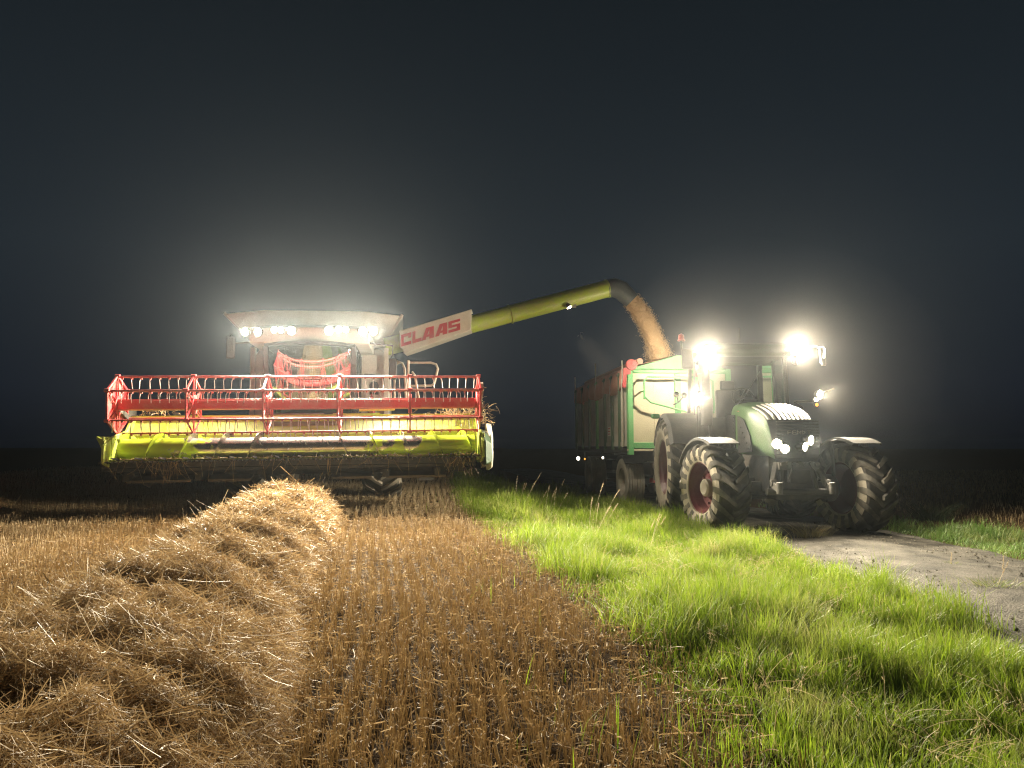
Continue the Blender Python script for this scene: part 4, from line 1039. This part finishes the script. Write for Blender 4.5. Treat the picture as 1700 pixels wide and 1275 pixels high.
def grain_stream():
    ctl = [at(1046, 497, 17.32), at(1062, 515, 17.4), at(1076, 540, 17.5), at(1087, 568, 17.6), at(1096, 598, 17.75), at(1101, 622, 17.85), at(1104, 650, 17.95)]
    rad = [0.19, 0.205, 0.215, 0.235, 0.28, 0.33, 0.38]
    ctl = np.array([list(p) for p in ctl]); rad = np.array(rad)
    N = 80000
    u = rng.uniform(0, 5.98, N); i = np.floor(u).astype(int); f = (u - i)[:, None]
    p = ctl[i] * (1 - f) + ctl[i + 1] * f; d = ctl[i + 1] - ctl[i]; d /= np.linalg.norm(d, axis=1, keepdims=True)
    r = (rad[i] * (1 - f[:, 0]) + rad[i + 1] * f[:, 0])
    r = r * (0.95 + 0.34 * vnoise(u * 2.6, u * 0 + 3.3, 5))
    a = rng.uniform(0, 6.28, N); q = np.sqrt(rng.uniform(0, 1, N)) * (1 + 0.15 * rng.normal(size=N))
    sdv = np.cross(d, [0, 1, 0]); sdv /= np.linalg.norm(sdv, axis=1, keepdims=True); w = np.cross(sdv, d)
    P = p + (sdv * np.cos(a)[:, None] + w * np.sin(a)[:, None]) * (r * q)[:, None]
    n2 = 2500
    k = rng.integers(0, N, n2); P2 = P[k] + rng.normal(size=(n2, 3)) * 0.035
    P = np.concatenate([P, P2]); D = np.concatenate([d, d[k]]) + rng.normal(size=(len(P), 3)) * 0.35
    D /= np.linalg.norm(D, axis=1, keepdims=True)
    v, fq = ribbons(P, D, rng.uniform(0.010, 0.032, len(P)), rng.uniform(0.003, 0.0058, len(P)), nseg=1)
    # dense core of the stream
    mb = MB(); seg = []
    for s_ in np.linspace(0, 5.98, 60):
        i_ = int(s_); f_ = s_ - i_; c = ctl[i_] * (1 - f_) + ctl[i_ + 1] * f_; rr = (rad[i_] * (1 - f_) + rad[i_ + 1] * f_) * 0.8
        seg.append((Vector(c), rr))
    mb.tube([s_[0] for s_ in seg], [s_[1] for s_ in seg], 28)
    V = np.array([list(x) for x in mb.v]); jit = (fbm(V[:, 0] * 5 + V[:, 1] * 3, V[:, 2] * 5, 31) - 0.5)[:, None]
    V = V + np.array([[1.0, 1.0, 0.2]]) * jit * 0.07
    Fq = np.array([f for f in mb.f if len(f) == 4])
    V, Fq, mi = merge([(v, fq, 0), (V, Fq, 1)])
    return np_mesh('grain_stream', V, Fq, [island_mat('falling_grain', [(0.52, 0.345, 0.18), (0.56, 0.385, 0.21), (0.60, 0.43, 0.25)], 0.7, 0.15), paint('grain_core', (0.55, 0.37, 0.20), 0.9, dirt=(0.50, 0.32, 0.16), dirt_amt=0.5, scale=5, fine=160)], mi)
tag(grain_stream(), 'tan stream of grain pouring from the grey spout into the trailer', 'grain', kind='stuff')

# ------------------------------------------------------------------ STUBBLE, STRAW
STRAW = [(0.30, 0.215, 0.115), (0.45, 0.34, 0.185), (0.55, 0.435, 0.26), (0.38, 0.275, 0.15), (0.64, 0.53, 0.34)]
GREYSTRAW = [(0.20, 0.125, 0.06), (0.36, 0.25, 0.12), (0.50, 0.37, 0.20), (0.27, 0.175, 0.085), (0.62, 0.50, 0.31)]
MX = [-30, 0, 3.4, 6.9, 10, 12.5, 16, 40]; MV = [-1.1, -1.2, -1.95, -2.72, -3.25, -3.75, -4.4, -9.3]
def wind_c(y): return np.interp(y, MX, MV)
def wind_h(x, y):
    """height of the straw windrow above the field"""
    d = x - wind_c(y)
    hw = 0.92 + 0.12 * (fbm(y * 0.9, y * 0 + 2.2, 41) - 0.5) * 2
    s = np.clip(1 - (np.abs(d) / hw) ** 2.2, 0, 1) ** 0.75
    h = s * (0.50 + 0.14 * (fbm(x * 0.7, y * 0.9, 42) - 0.4)) + s * (fbm(x * 2.2, y * 2.2, 43) - 0.48) * 0.27 + s * (fbm(x * 5.5, y * 5.5, 44) - 0.45) * 0.26
    return np.clip(h, 0, None) * (1 - sstep(12.6, 13.4, y))
def wind2_h(x, y):
    cyy = 12.9 + (x + 11.0) * 0.10
    s = np.clip(1 - (np.abs(y - cyy) / 0.95) ** 2, 0, 1) ** 0.8 * sstep(-8.6, -10.4, x)
    return s * (0.46 + 0.25 * (fbm(x * 1.2, y * 1.2, 45) - 0.5)) + s * (fbm(x * 4, y * 4, 46) - 0.5) * 0.2

def in_view(x, y, m=1.3):
    return (np.abs(x) < (y + 0.6) * 0.715 + m) & (y > 1.6)

def stubble():
    Vs = []
    rows = np.arange(-24, 3.0, 0.132)
    for y0, y1, sp in ((1.8, 6.5, 0.0062), (6.5, 11, 0.0095), (11, 19, 0.02), (19, 32, 0.06)):
        ys = np.arange(y0, y1, sp)
        X, Y = np.meshgrid(rows, ys); X = X.ravel(); Y = Y.ravel()
        # drill rows run with the border line
        xo = np.interp(Y, BX, BV) - 0.9
        x = X + xo + rng.normal(size=X.size) * 0.026; y = Y + rng.uniform(-sp, sp, X.size)
        keep = in_view(x, y) & (x < border(y) + 0.25 * rng.normal(size=x.size) - 0.05) & (wind_h(x, y) < 0.12) & (x > -17)
        gap = fbm(x * 3.0, y * 1.2, 51)
        keep &= rng.uniform(size=x.size) < np.clip((gap - 0.20) * 5.0, 0.15, 1.0)
        Vs.append(np.stack([x[keep], y[keep]], 1))
    # the field beyond the right-hand verge
    n = 26000; x = rng.uniform(8.4, 34, n); y = rng.uniform(9, 42, n); k = in_view(x, y) & (x > 8.6 + 0.0 * y)
    Vs.append(np.stack([x[k], y[k]], 1))
    P2 = np.concatenate(Vs); n = len(P2)
    P = np.column_stack([P2, terrain(P2[:, 0], P2[:, 1]) - 0.01])
    D = np.column_stack([rng.normal(size=n) * 0.16, rng.normal(size=n) * 0.16, np.ones(n)]); D /= np.linalg.norm(D, axis=1, keepdims=True)
    Ln = np.clip(rng.normal(0.118, 0.026, n), 0.05, 0.21); Wd = rng.uniform(0.0032, 0.0056, n)
    far = np.clip(P2[:, 1] / 12, 1, 2.2); Wd = Wd * far
    v1, f1 = stems(P, D, Ln, Wd)
    # torn leaf sheaths on the stalks
    k = rng.random(n) < np.where(P2[:, 1] < 9, 0.55, 0.25)
    Pk = P[k] + D[k] * (Ln[k] * rng.uniform(0.3, 0.95, k.sum()))[:, None]; m = len(Pk)
    Dk = np.column_stack([rng.normal(size=m), rng.normal(size=m), rng.uniform(-0.4, 0.9, m)]); Dk /= np.linalg.norm(Dk, axis=1, keepdims=True)
    v2, f2 = ribbons(Pk, Dk, rng.uniform(0.02, 0.065, m), rng.uniform(0.003, 0.006, m), np.column_stack([np.zeros(m), np.zeros(m), -rng.uniform(0.0, 0.05, m)]), 2)
    # loose chaff lying between the rows
    m = 80000; x = rng.uniform(-12, 3.2, m); y = 1.8 + 14 * rng.uniform(0, 1, m) ** 1.6
    k = in_view(x, y) & (x < border(y) + 0.3) & (wind_h(x, y) < 0.2); x, y = x[k], y[k]; m = len(x)
    Dk = np.column_stack([rng.normal(size=m), rng.normal(size=m), rng.normal(size=m) * 0.18]); Dk /= np.linalg.norm(Dk, axis=1, keepdims=True)
    v3, f3 = ribbons(np.column_stack([x, y, terrain(x, y) + rng.uniform(0.005, 0.07, m)]), Dk, rng.uniform(0.03, 0.13, m), rng.uniform(0.003, 0.006, m), rng.normal(size=(m, 3)) * [[0.03, 0.03, 0.01]], 2)
    V, Fq, mi = merge([(v1, f1, 0), (v2, f2, 1), (v3, f3, 1)])
    return np_mesh('stubble', V, Fq, [island_mat('stubble_stalk', STRAW, 0.55, 0.22, 0.35), island_mat('dry_leaf', GREYSTRAW, 0.6, 0.3, 0.3)], mi)
tag(stubble(), 'cut golden grain stubble standing in drill rows', 'stubble', kind='stuff')

def straw_heap(name, hf, x0, x1, y0, y1, step, nstr, cent, lab, ymul):
    xs = np.arange(x0, x1, step); ys = np.arange(y0, y1, step)
    X, Y = np.meshgrid(xs, ys); H = hf(X, Y); Z = terrain(X, Y) + np.where(H > 0.03, H * 0.93 - 0.03, -0.12)
    nx = len(xs); i = (np.arange(len(ys) - 1)[:, None] * nx + np.arange(nx - 1)[None]).ravel()
    Fg = np.stack([i, i + 1, i + nx + 1, i + nx], 1)
    hk = H.ravel()[Fg].max(1) > 0.02
    Vg = np.stack([X, Y, Z], -1).reshape(-1, 3); Fg = Fg[hk]
    n = nstr
    y = y0 + (y1 - y0) * rng.uniform(0, 1, n) ** ymul; x = cent(y) + rng.uniform(-1.35, 1.35, n) if cent else rng.uniform(x0, x1, n)
    h = hf(x, y); k = (h > 0.025) & in_view(x, y, 1.0)
    x, y, h = x[k], y[k], h[k]; n = len(x)
    e = 0.05
    gxn = (hf(x + e, y) - hf(x - e, y)) / (2 * e); gyn = (hf(x, y + e) - hf(x, y - e)) / (2 * e)
    az = rng.uniform(0, 6.28, n); dx, dy = np.cos(az), np.sin(az)
    D = np.column_stack([dx, dy, (gxn * dx + gyn * dy) * 0.7 + rng.normal(size=n) * 0.58]); D /= np.linalg.norm(D, axis=1, keepdims=True)
    Ln = np.clip(rng.gamma(3, 0.036, n), 0.025, 0.34)
    P = np.column_stack([x, y, terrain(x, y) + h - rng.uniform(-0.015, 0.10, n)]) - D * (Ln * 0.5)[:, None]
    Wd = rng.uniform(0.0018, 0.0042, n) * np.clip(y / 5, 0.9, 2.2) * np.where(rng.random(n) < 0.07, 1.8, 1.0)
    bend = rng.normal(size=(n, 3)) * (Ln * 0.34)[:, None] * [[1, 1, 0.6]]
    v, f = ribbons(P, D, Ln, Wd, bend, 3)
    V, Fq, mi = merge([(Vg, Fg, 1), (v, f, 0)])
    base = paint('matted_straw', (0.20, 0.125, 0.055), 0.95, dirt=(0.09, 0.055, 0.025), dirt_amt=0.8, scale=7, bump=0.05, fine=90)
    o = np_mesh(name, V, Fq, [island_mat('loose_straw', GREYSTRAW, 0.55, 0.2, 0.32), base], mi)
    return tag(o, *lab)
straw_heap('straw_windrow', wind_h, -6.2, 0.6, 1.4, 13.6, 0.05, 300000, wind_c, ('long heaped windrow of loose straw running to the combine', 'straw windrow'), 1.35)
straw_heap('straw_windrow', wind2_h, -17, -8.2, 11.2, 14.4, 0.07, 14000, None, ('low distant heap of straw at the left edge of the field', 'straw windrow'), 1.0)

# straw caught on the header
def caught():
    parts = []
    Wm = np.array(wmat(cb))
    def tow(p): return (np.column_stack([p, np.ones(len(p))]) @ Wm.T)[:, :3]
    n = 5200; x = rng.uniform(X0 + 0.05, X1 - 0.05, n); x += 0.0
    dens = fbm(x * 1.7, x * 0 + 1, 61); k = rng.random(n) < np.clip(dens * 1.6 - 0.2 + 0.4 * (x > 0), 0.1, 1); x = x[k]; n = len(x)
    P = np.column_stack([x, rng.uniform(-3.24, -3.08, n), 0.945 + rng.uniform(0, 0.035, n)])
    D = rng.normal(size=(n, 3)) * [[1, 0.8, 0.3]]; D /= np.linalg.norm(D, axis=1, keepdims=True)
    v, f = ribbons(tow(P), D, rng.uniform(0.02, 0.10, n), rng.uniform(0.005, 0.010, n), None, 1); parts.append((v, f, 0))
    # wisps hanging from the knife and from the reel ends
    n = 170; xx = np.concatenate([rng.uniform(X0, X1, 90), rng.normal(-2.0, 0.14, 50), rng.normal(2.9, 0.2, 30)])
    P = np.column_stack([xx, rng.uniform(-3.42, -3.2, n), np.full(n, 0.94)]); D = np.column_stack([rng.normal(size=n) * 0.45, rng.normal(size=n) * 0.2, -np.ones(n)]); D /= np.linalg.norm(D, axis=1, keepdims=True)
    v, f = ribbons(tow(P), D, rng.uniform(0.1, 0.36, n), np.full(n, 0.006), rng.normal(size=(n, 3)) * 0.06, 3); parts.append((v, f, 0))
    for c, n, s in (((2.9, -2.1, 1.76), 300, (0.28, 0.06, 0.04)), ((3.36, -2.5, 1.62), 55, (0.04, 0.12, 0.09)), ((3.34, -2.2, 1.98), 22, (0.03, 0.1, 0.14)), ((-2.6, -2.2, 1.80), 60, (0.3, 0.08, 0.05))):
        P = np.array(c) + rng.normal(size=(n, 3)) * s; D = rng.normal(size=(n, 3)); D[:, 2] = D[:, 2] * 0.7; D /= np.linalg.norm(D, axis=1, keepdims=True)
        v, f = ribbons(tow(P), D, rng.uniform(0.05, 0.22, n), np.full(n, 0.006), rng.normal(size=(n, 3)) * 0.05, 3); parts.append((v, f, 0))
    V, Fq, mi = merge(parts)
    return np_mesh('caught_straw', V, Fq, island_mat('caught_straw', GREYSTRAW, 0.55, 0.2, 0.35), mi)
tag(caught(), 'bits of straw caught on the knife and ends of the harvester header', 'straw', kind='stuff')

# ------------------------------------------------------------------ GRASS
GREEN = [(0.115, 0.20, 0.012), (0.175, 0.27, 0.017), (0.24, 0.325, 0.026), (0.14, 0.235, 0.014), (0.27, 0.335, 0.045), (0.16, 0.25, 0.03), (0.38, 0.35, 0.13)]
DRYG = [(0.30, 0.30, 0.08), (0.40, 0.36, 0.15), (0.22, 0.28, 0.05), (0.46, 0.40, 0.2)]
def grass_blades(x, y, hmul=1.0, lean=1.0):
    n = len(x)
    cl = fbm(x * 1.5, y * 1.5, 71); c2 = fbm(x * 4.5, y * 4.5, 72)
    h = (0.095 + 0.185 * sstep(0.34, 0.72, cl)) * (0.45 + 1.05 * c2) * rng.uniform(0.45, 1.3, n) * hmul
    az = 6.28 * fbm(x * 2.6, y * 2.6, 73) * 3 + rng.normal(size=n) * 1.5
    ln = np.clip((0.22 + 0.5 * fbm(x * 2, y * 2, 74)) * lean + rng.normal(size=n) * 0.2, 0.02, 1.3)
    P = np.column_stack([x, y, terrain(x, y) - 0.02])
    dirv = np.column_stack([np.cos(az), np.sin(az), np.zeros(n)])
    D = dirv * (ln * 0.35)[:, None] + [[0, 0, 1]]; D /= np.linalg.norm(D, axis=1, keepdims=True)
    bend = dirv * (h * ln * 0.8)[:, None]; bend[:, 2] = -h * np.clip(ln - 0.2, 0, 1) * 0.55
    ra = az + 1.57 + rng.normal(size=n) * 0.5; side = np.column_stack([np.cos(ra), np.sin(ra), np.zeros(n)])
    Wd = rng.uniform(0.003, 0.0095, n) * np.clip(y / 8, 1, 1.6)
    return ribbons(P, D, h * 1.15, Wd, bend, 4, True, side)
def scatter(n, x0, x1, y0, y1, pw):
    y = y0 + (y1 - y0) * rng.uniform(0, 1, n) ** pw; return rng.uniform(x0, x1, n), y
def verge_left():
    x, y = scatter(640000, -3.2, 4.8, 1.6, 25, 1.75)
    e = 0.22 * (fbm(x * 2.5, y * 2.5, 75) - 0.5) * 2
    inl = sstep(-0.12, 0.55, x - border(y) + e); inr = 1 - sstep(-0.35, 0.12, x - road_l(y) + 0.6 * e)
    k = in_view(x, y) & (rng.random(len(x)) < inl * inr * (0.35 + 0.65 * sstep(0.25, 0.5, fbm(x * 3.3, y * 3.3, 76))))
    v, f = grass_blades(x[k], y[k]); parts = [(v, f, 0)]
    # scattered shoots among the first rows of stubble
    x, y = scatter(1500, -1.6, 1.2, 3, 16, 1.3); c = fbm(x * 2.2, y * 2.2, 77)
    k = (x > border(y) - 0.85) & (x < border(y) + 0.1) & (c > 0.56); v, f = grass_blades(x[k], y[k], 0.8, 0.5); parts.append((v, f, 0))
    # dry stems with feathery heads lying through the grass
    x, y = scatter(2000, 0.2, 4.0, 2.4, 14, 1.3); c = fbm(x * 0.9, y * 0.9, 78)
    k = (x > border(y) + 0.5) & (x < road_l(y) - 0.2) & (c > 0.50); x, y = x[k], y[k]; n = len(x)
    az = rng.uniform(0, 6.28, n); D = np.column_stack([np.cos(az) * 0.55, np.sin(az) * 0.55, np.full(n, 0.8)]); D /= np.linalg.norm(D, axis=1, keepdims=True)
    P = np.column_stack([x, y, terrain(x, y)]); Ln = rng.uniform(0.14, 0.34, n); bend = np.column_stack([np.cos(az), np.sin(az), -np.ones(n) * 0.7]) * 0.12
    v, f = ribbons(P, D, Ln, np.full(n, 0.003), bend, 4); parts.append((v, f, 1))
    tip = P + D * Ln[:, None] + bend
    for j in range(9):
        q = tip - D * (0.012 * j) + rng.normal(size=(n, 3)) * 0.002
        dd = D + rng.normal(size=(n, 3)) * 0.5; dd /= np.linalg.norm(dd, axis=1, keepdims=True)
        v, f = ribbons(q, dd, np.full(n, 0.02), np.full(n, 0.0035), None, 1); parts.append((v, f, 1))
    V, Fq, mi = merge(parts)
    return np_mesh('verge_grass', V, Fq, [island_mat('grass_blade', GREEN, 0.5, 0.44, 0.22, 1.4, DRYG), island_mat('dry_grass', [(0.34, 0.28, 0.13), (0.5, 0.42, 0.24), (0.42, 0.33, 0.18)], 0.7, 0.3)], mi)
tag(verge_left(), 'bright green rough grass verge between the stubble and the track', 'grass', kind='stuff')
def verge_right():
    x, y = scatter(95000, 5.8, 11.5, 4, 18, 1.3)
    e = 0.5 * (fbm(x * 1.5, y * 1.5, 79) - 0.5)
    k = in_view(x, y) & (rng.random(len(x)) < sstep(-0.1, 0.25, x - road_r(y) - 0.06 + e) * (1 - sstep(8.2, 8.7, x + e + 0.15 * (y - 11))) * (1 - 0.93 * sstep(12.4, 13.4, y + e)))
    v, f = grass_blades(x[k], y[k], 0.85, 1.25)
    return np_mesh('verge_grass', v, f, island_mat('grass_blade', [(0.09, 0.19, 0.03), (0.14, 0.25, 0.05), (0.19, 0.28, 0.08), (0.12, 0.2, 0.05)], 0.5, 0.35, 0.4, 2.0, DRYG))
tag(verge_right(), 'tufted green grass strip beyond the far edge of the track', 'grass', kind='stuff')

def track_stones():
    n = 2600; y = 4.5 + 9 * rng.uniform(0, 1, n) ** 1.2; u = rng.uniform(0.02, 0.98, n); x = road_l(y) + (road_r(y) - road_l(y)) * u
    r = np.clip(rng.gamma(2.0, 0.0035, n), 0.003, 0.025)
    base = np.array([[1, 0, 0], [-1, 0, 0], [0, 1, 0], [0, -1, 0], [0, 0, 0.7], [0, 0, -0.7]], float)
    V = base[None] * r[:, None, None] * rng.uniform(0.6, 1.3, (n, 6, 1)) + np.stack([x, y, terrain(x, y) + 0.035 + 0.03 * (1 - (2 * u - 1) ** 2)], 1)[:, None]
    T = np.array([[0, 2, 4], [2, 1, 4], [1, 3, 4], [3, 0, 4], [2, 0, 5], [1, 2, 5], [3, 1, 5], [0, 3, 5]])
    Fq = (T[None] + (np.arange(n) * 6)[:, None, None]).reshape(-1, 3)
    return np_mesh('gravel', V.reshape(-1, 3), Fq, island_mat('stone', [(0.10, 0.09, 0.07), (0.18, 0.165, 0.13), (0.28, 0.26, 0.21)], 0.9))
tag(track_stones(), 'loose stones strewn over the farm track', 'gravel', kind='stuff')

def tuft(name, px, py, Y, n, h, spread, cols, lab, cat, nst=0):
    c = at(px, py, Y); x = c.x + rng.normal(size=n) * spread; y = c.y + rng.normal(size=n) * spread
    z = terrain(x, y) + 0.02
    az = np.arctan2(y - c.y, x - c.x) + rng.normal(size=n) * 0.7; dirv = np.column_stack([np.cos(az), np.sin(az), np.zeros(n)])
    hh = h * rng.uniform(0.4, 1.1, n); D = dirv * 0.4 + [[0, 0, 1]]; D /= np.linalg.norm(D, axis=1, keepdims=True)
    bend = dirv * (hh * 0.45)[:, None]; bend[:, 2] = -hh * 0.2
    parts = [(*ribbons(np.column_stack([x, y, z]), D, hh, rng.uniform(0.004, 0.008, n), bend, 4, True), 0)]
    for j in range(nst):
        a = rng.uniform(0, 6.28); P = np.array([[c.x + rng.normal() * spread * 0.6, c.y + rng.normal() * spread * 0.6, 0]]); P[0, 2] = float(terrain(P[0, 0], P[0, 1])) + 0.02
        dv = np.array([[math.cos(a) * 0.25 + 0.18, math.sin(a) * 0.25, 1]]); dv /= np.linalg.norm(dv); Ln = np.array([h * rng.uniform(1.3, 2.3)]); b = np.array([[0.10, 0.02, -0.03]]) * Ln[0]
        parts.append((*ribbons(P, dv, Ln, np.array([0.0035]), b, 6), 1))
        tip = P + dv * Ln + b; m = 50; t = rng.uniform(0, 0.13, m)[:, None]
        q = tip - (dv + 2 * b / Ln[0] * 0.9) / np.linalg.norm(dv + 2 * b / Ln[0] * 0.9) * t; dd = dv + rng.normal(size=(m, 3)) * 0.35; dd /= np.linalg.norm(dd, axis=1, keepdims=True)
        parts.append((*ribbons(q, dd, np.full(m, 0.018), np.full(m, 0.0032), None, 1), 1))
    V, Fq, mi = merge(parts)
    o = np_mesh(name, V, Fq, [island_mat(name + '_blade', cols, 0.5, 0.35), island_mat(name + '_head', [(0.42, 0.34, 0.22), (0.58, 0.48, 0.33)], 0.7, 0.3)], mi)
    return tag(o, lab, cat)
tuft('grass_tuft', 1346, 888, 11.3, 260, 0.34, 0.10, [(0.22, 0.18, 0.08), (0.34, 0.28, 0.14), (0.16, 0.15, 0.06)], 'dry straw-coloured grass tuft growing on the track before the tractor nose', 'grass tuft')
tuft('grass_tuft', 1578, 936, 8.7, 60, 0.10, 0.03, GREEN, 'tiny lone green grass tuft near the far edge of the gravel track', 'grass tuft', 1)
tuft('grass_tuft', 1650, 968, 7.4, 240, 0.16, 0.085, [(0.10, 0.16, 0.04), (0.2, 0.24, 0.08), (0.32, 0.28, 0.14)], 'wide low grass tuft with thin upright stems on the gravel', 'grass tuft', 2)
tuft('seed_grass', 985, 885, 10.6, 60, 0.40, 0.14, GREEN, 'clump of tall pale seed heads in the grass before the trailer wheel', 'seed grass', 6)
tuft('seed_grass', 903, 812, 14.5, 50, 0.34, 0.24, GREEN, 'row of tall seed heads against the dark between combine and trailer', 'seed grass', 7)
tuft('seed_grass', 858, 812, 13.6, 40, 0.40, 0.12, GREEN, 'tallest thin seed heads standing beside the header end', 'seed grass', 5)
tuft('seed_grass', 1075, 880, 10.3, 60, 0.34, 0.12, GREEN, 'drooping pale seed heads in the grass by the tractor rear wheel', 'seed grass', 4)
tuft('shrub', 1548, 868, 14.2, 420, 0.5, 0.16, [(0.03, 0.05, 0.02), (0.05, 0.07, 0.03)], 'dark weedy clump standing behind the right-hand grass strip', 'weed clump')

# grain dust drifting in the beam of the spout lamp
mb = MB(); dp = [at(963, 556, 17.05), at(967, 562, 17.05), at(975, 572, 17.1), at(990, 600, 17.15), at(1012, 622, 17.3)]
mb.tube(dp, [0.08, 0.14, 0.22, 0.34, 0.42], 20)
rngd = random.Random(3)
for v_ in mb.v: v_ += Vector((rngd.uniform(-1, 1), rngd.uniform(-1, 1), rngd.uniform(-1, 1))) * 0.12
dc = mb.build('dust_and_glare_cloud', [], None)
sm = dc.modifiers.new('smooth', 'SUBSURF'); sm.levels = sm.render_levels = 2
dm = bpy.data.materials.new('grain_dust'); dm.use_nodes = True; nt = dm.node_tree
for n_ in list(nt.nodes): nt.nodes.remove(n_)
do = nt.nodes.new('ShaderNodeOutputMaterial'); dv = nt.nodes.new('ShaderNodeVolumePrincipled')
dv.inputs['Color'].default_value = (0.9, 0.86, 0.78, 1); dv.inputs['Density'].default_value = 0.022; dv.inputs['Anisotropy'].default_value = 0.2
nt.links.new(dv.outputs[0], do.inputs['Volume']); dc.data.materials.append(dm)
tag(dc, 'faint grain dust drifting under the lamp on the green unloading tube', 'dust', kind='stuff')

# added scattering volume that gives the tractor cab lamps their glare; no dust hangs there
def dust(c, sx, sy, sz, dens, label, seed):  # lumpy ellipsoid of scattering air, added to spread the lamps' glare
    bm = bmesh.new(); bmesh.ops.create_icosphere(bm, subdivisions=4, radius=1.0)
    for v_ in bm.verts:
        k_ = 1.0 + 0.35 * (float(fbm(v_.co.x * 1.6 + 5, v_.co.z * 1.6 + v_.co.y, seed)) - 0.5)
        v_.co = Vector((v_.co.x * sx * k_, v_.co.y * sy * k_, v_.co.z * sz * k_)) + Vector(c)
    me = bpy.data.meshes.new('dust_and_glare_cloud'); bm.to_mesh(me); bm.free()
    o = bpy.data.objects.new('dust_and_glare_cloud', me); COL.objects.link(o)
    m = bpy.data.materials.new('lamp_glare_volume'); m.use_nodes = True; t = m.node_tree
    for n_ in list(t.nodes): t.nodes.remove(n_)
    a = t.nodes.new('ShaderNodeOutputMaterial'); b = t.nodes.new('ShaderNodeVolumePrincipled')
    b.inputs['Color'].default_value = (0.98, 0.93, 0.84, 1); b.inputs['Density'].default_value = dens; b.inputs['Anisotropy'].default_value = 0.86
    t.links.new(b.outputs[0], a.inputs['Volume']); me.materials.append(m)
    return tag(o, label, 'dust', kind='stuff')
dust(at(1262, 625, 12.9), 3.0, 2.3, 2.5, 0.0017, 'added pale volume making lamp glare round the tractor cab', 82)

# ------------------------------------------------------------------ HAZE: thin dusty night air round the whole scene
mb = MB(); mb.box((0, 130, 3.2), (960, 1180, 9.6))
hz = mb.build('haze', [], None, smooth=False)
hm = bpy.data.materials.new('night_haze'); hm.use_nodes = True; nt = hm.node_tree
for n_ in list(nt.nodes): nt.nodes.remove(n_)
ho = nt.nodes.new('ShaderNodeOutputMaterial'); hv = nt.nodes.new('ShaderNodeVolumePrincipled')
hv.inputs['Color'].default_value = (0.78, 0.90, 1.0, 1); hv.inputs['Density'].default_value = HAZE_DENSITY; hv.inputs['Anisotropy'].default_value = 0.87
nt.links.new(hv.outputs[0], ho.inputs['Volume'])
hz.data.materials.append(hm)
tag(hz, 'thin dusty night air glowing round the lamps', 'haze', kind='stuff')
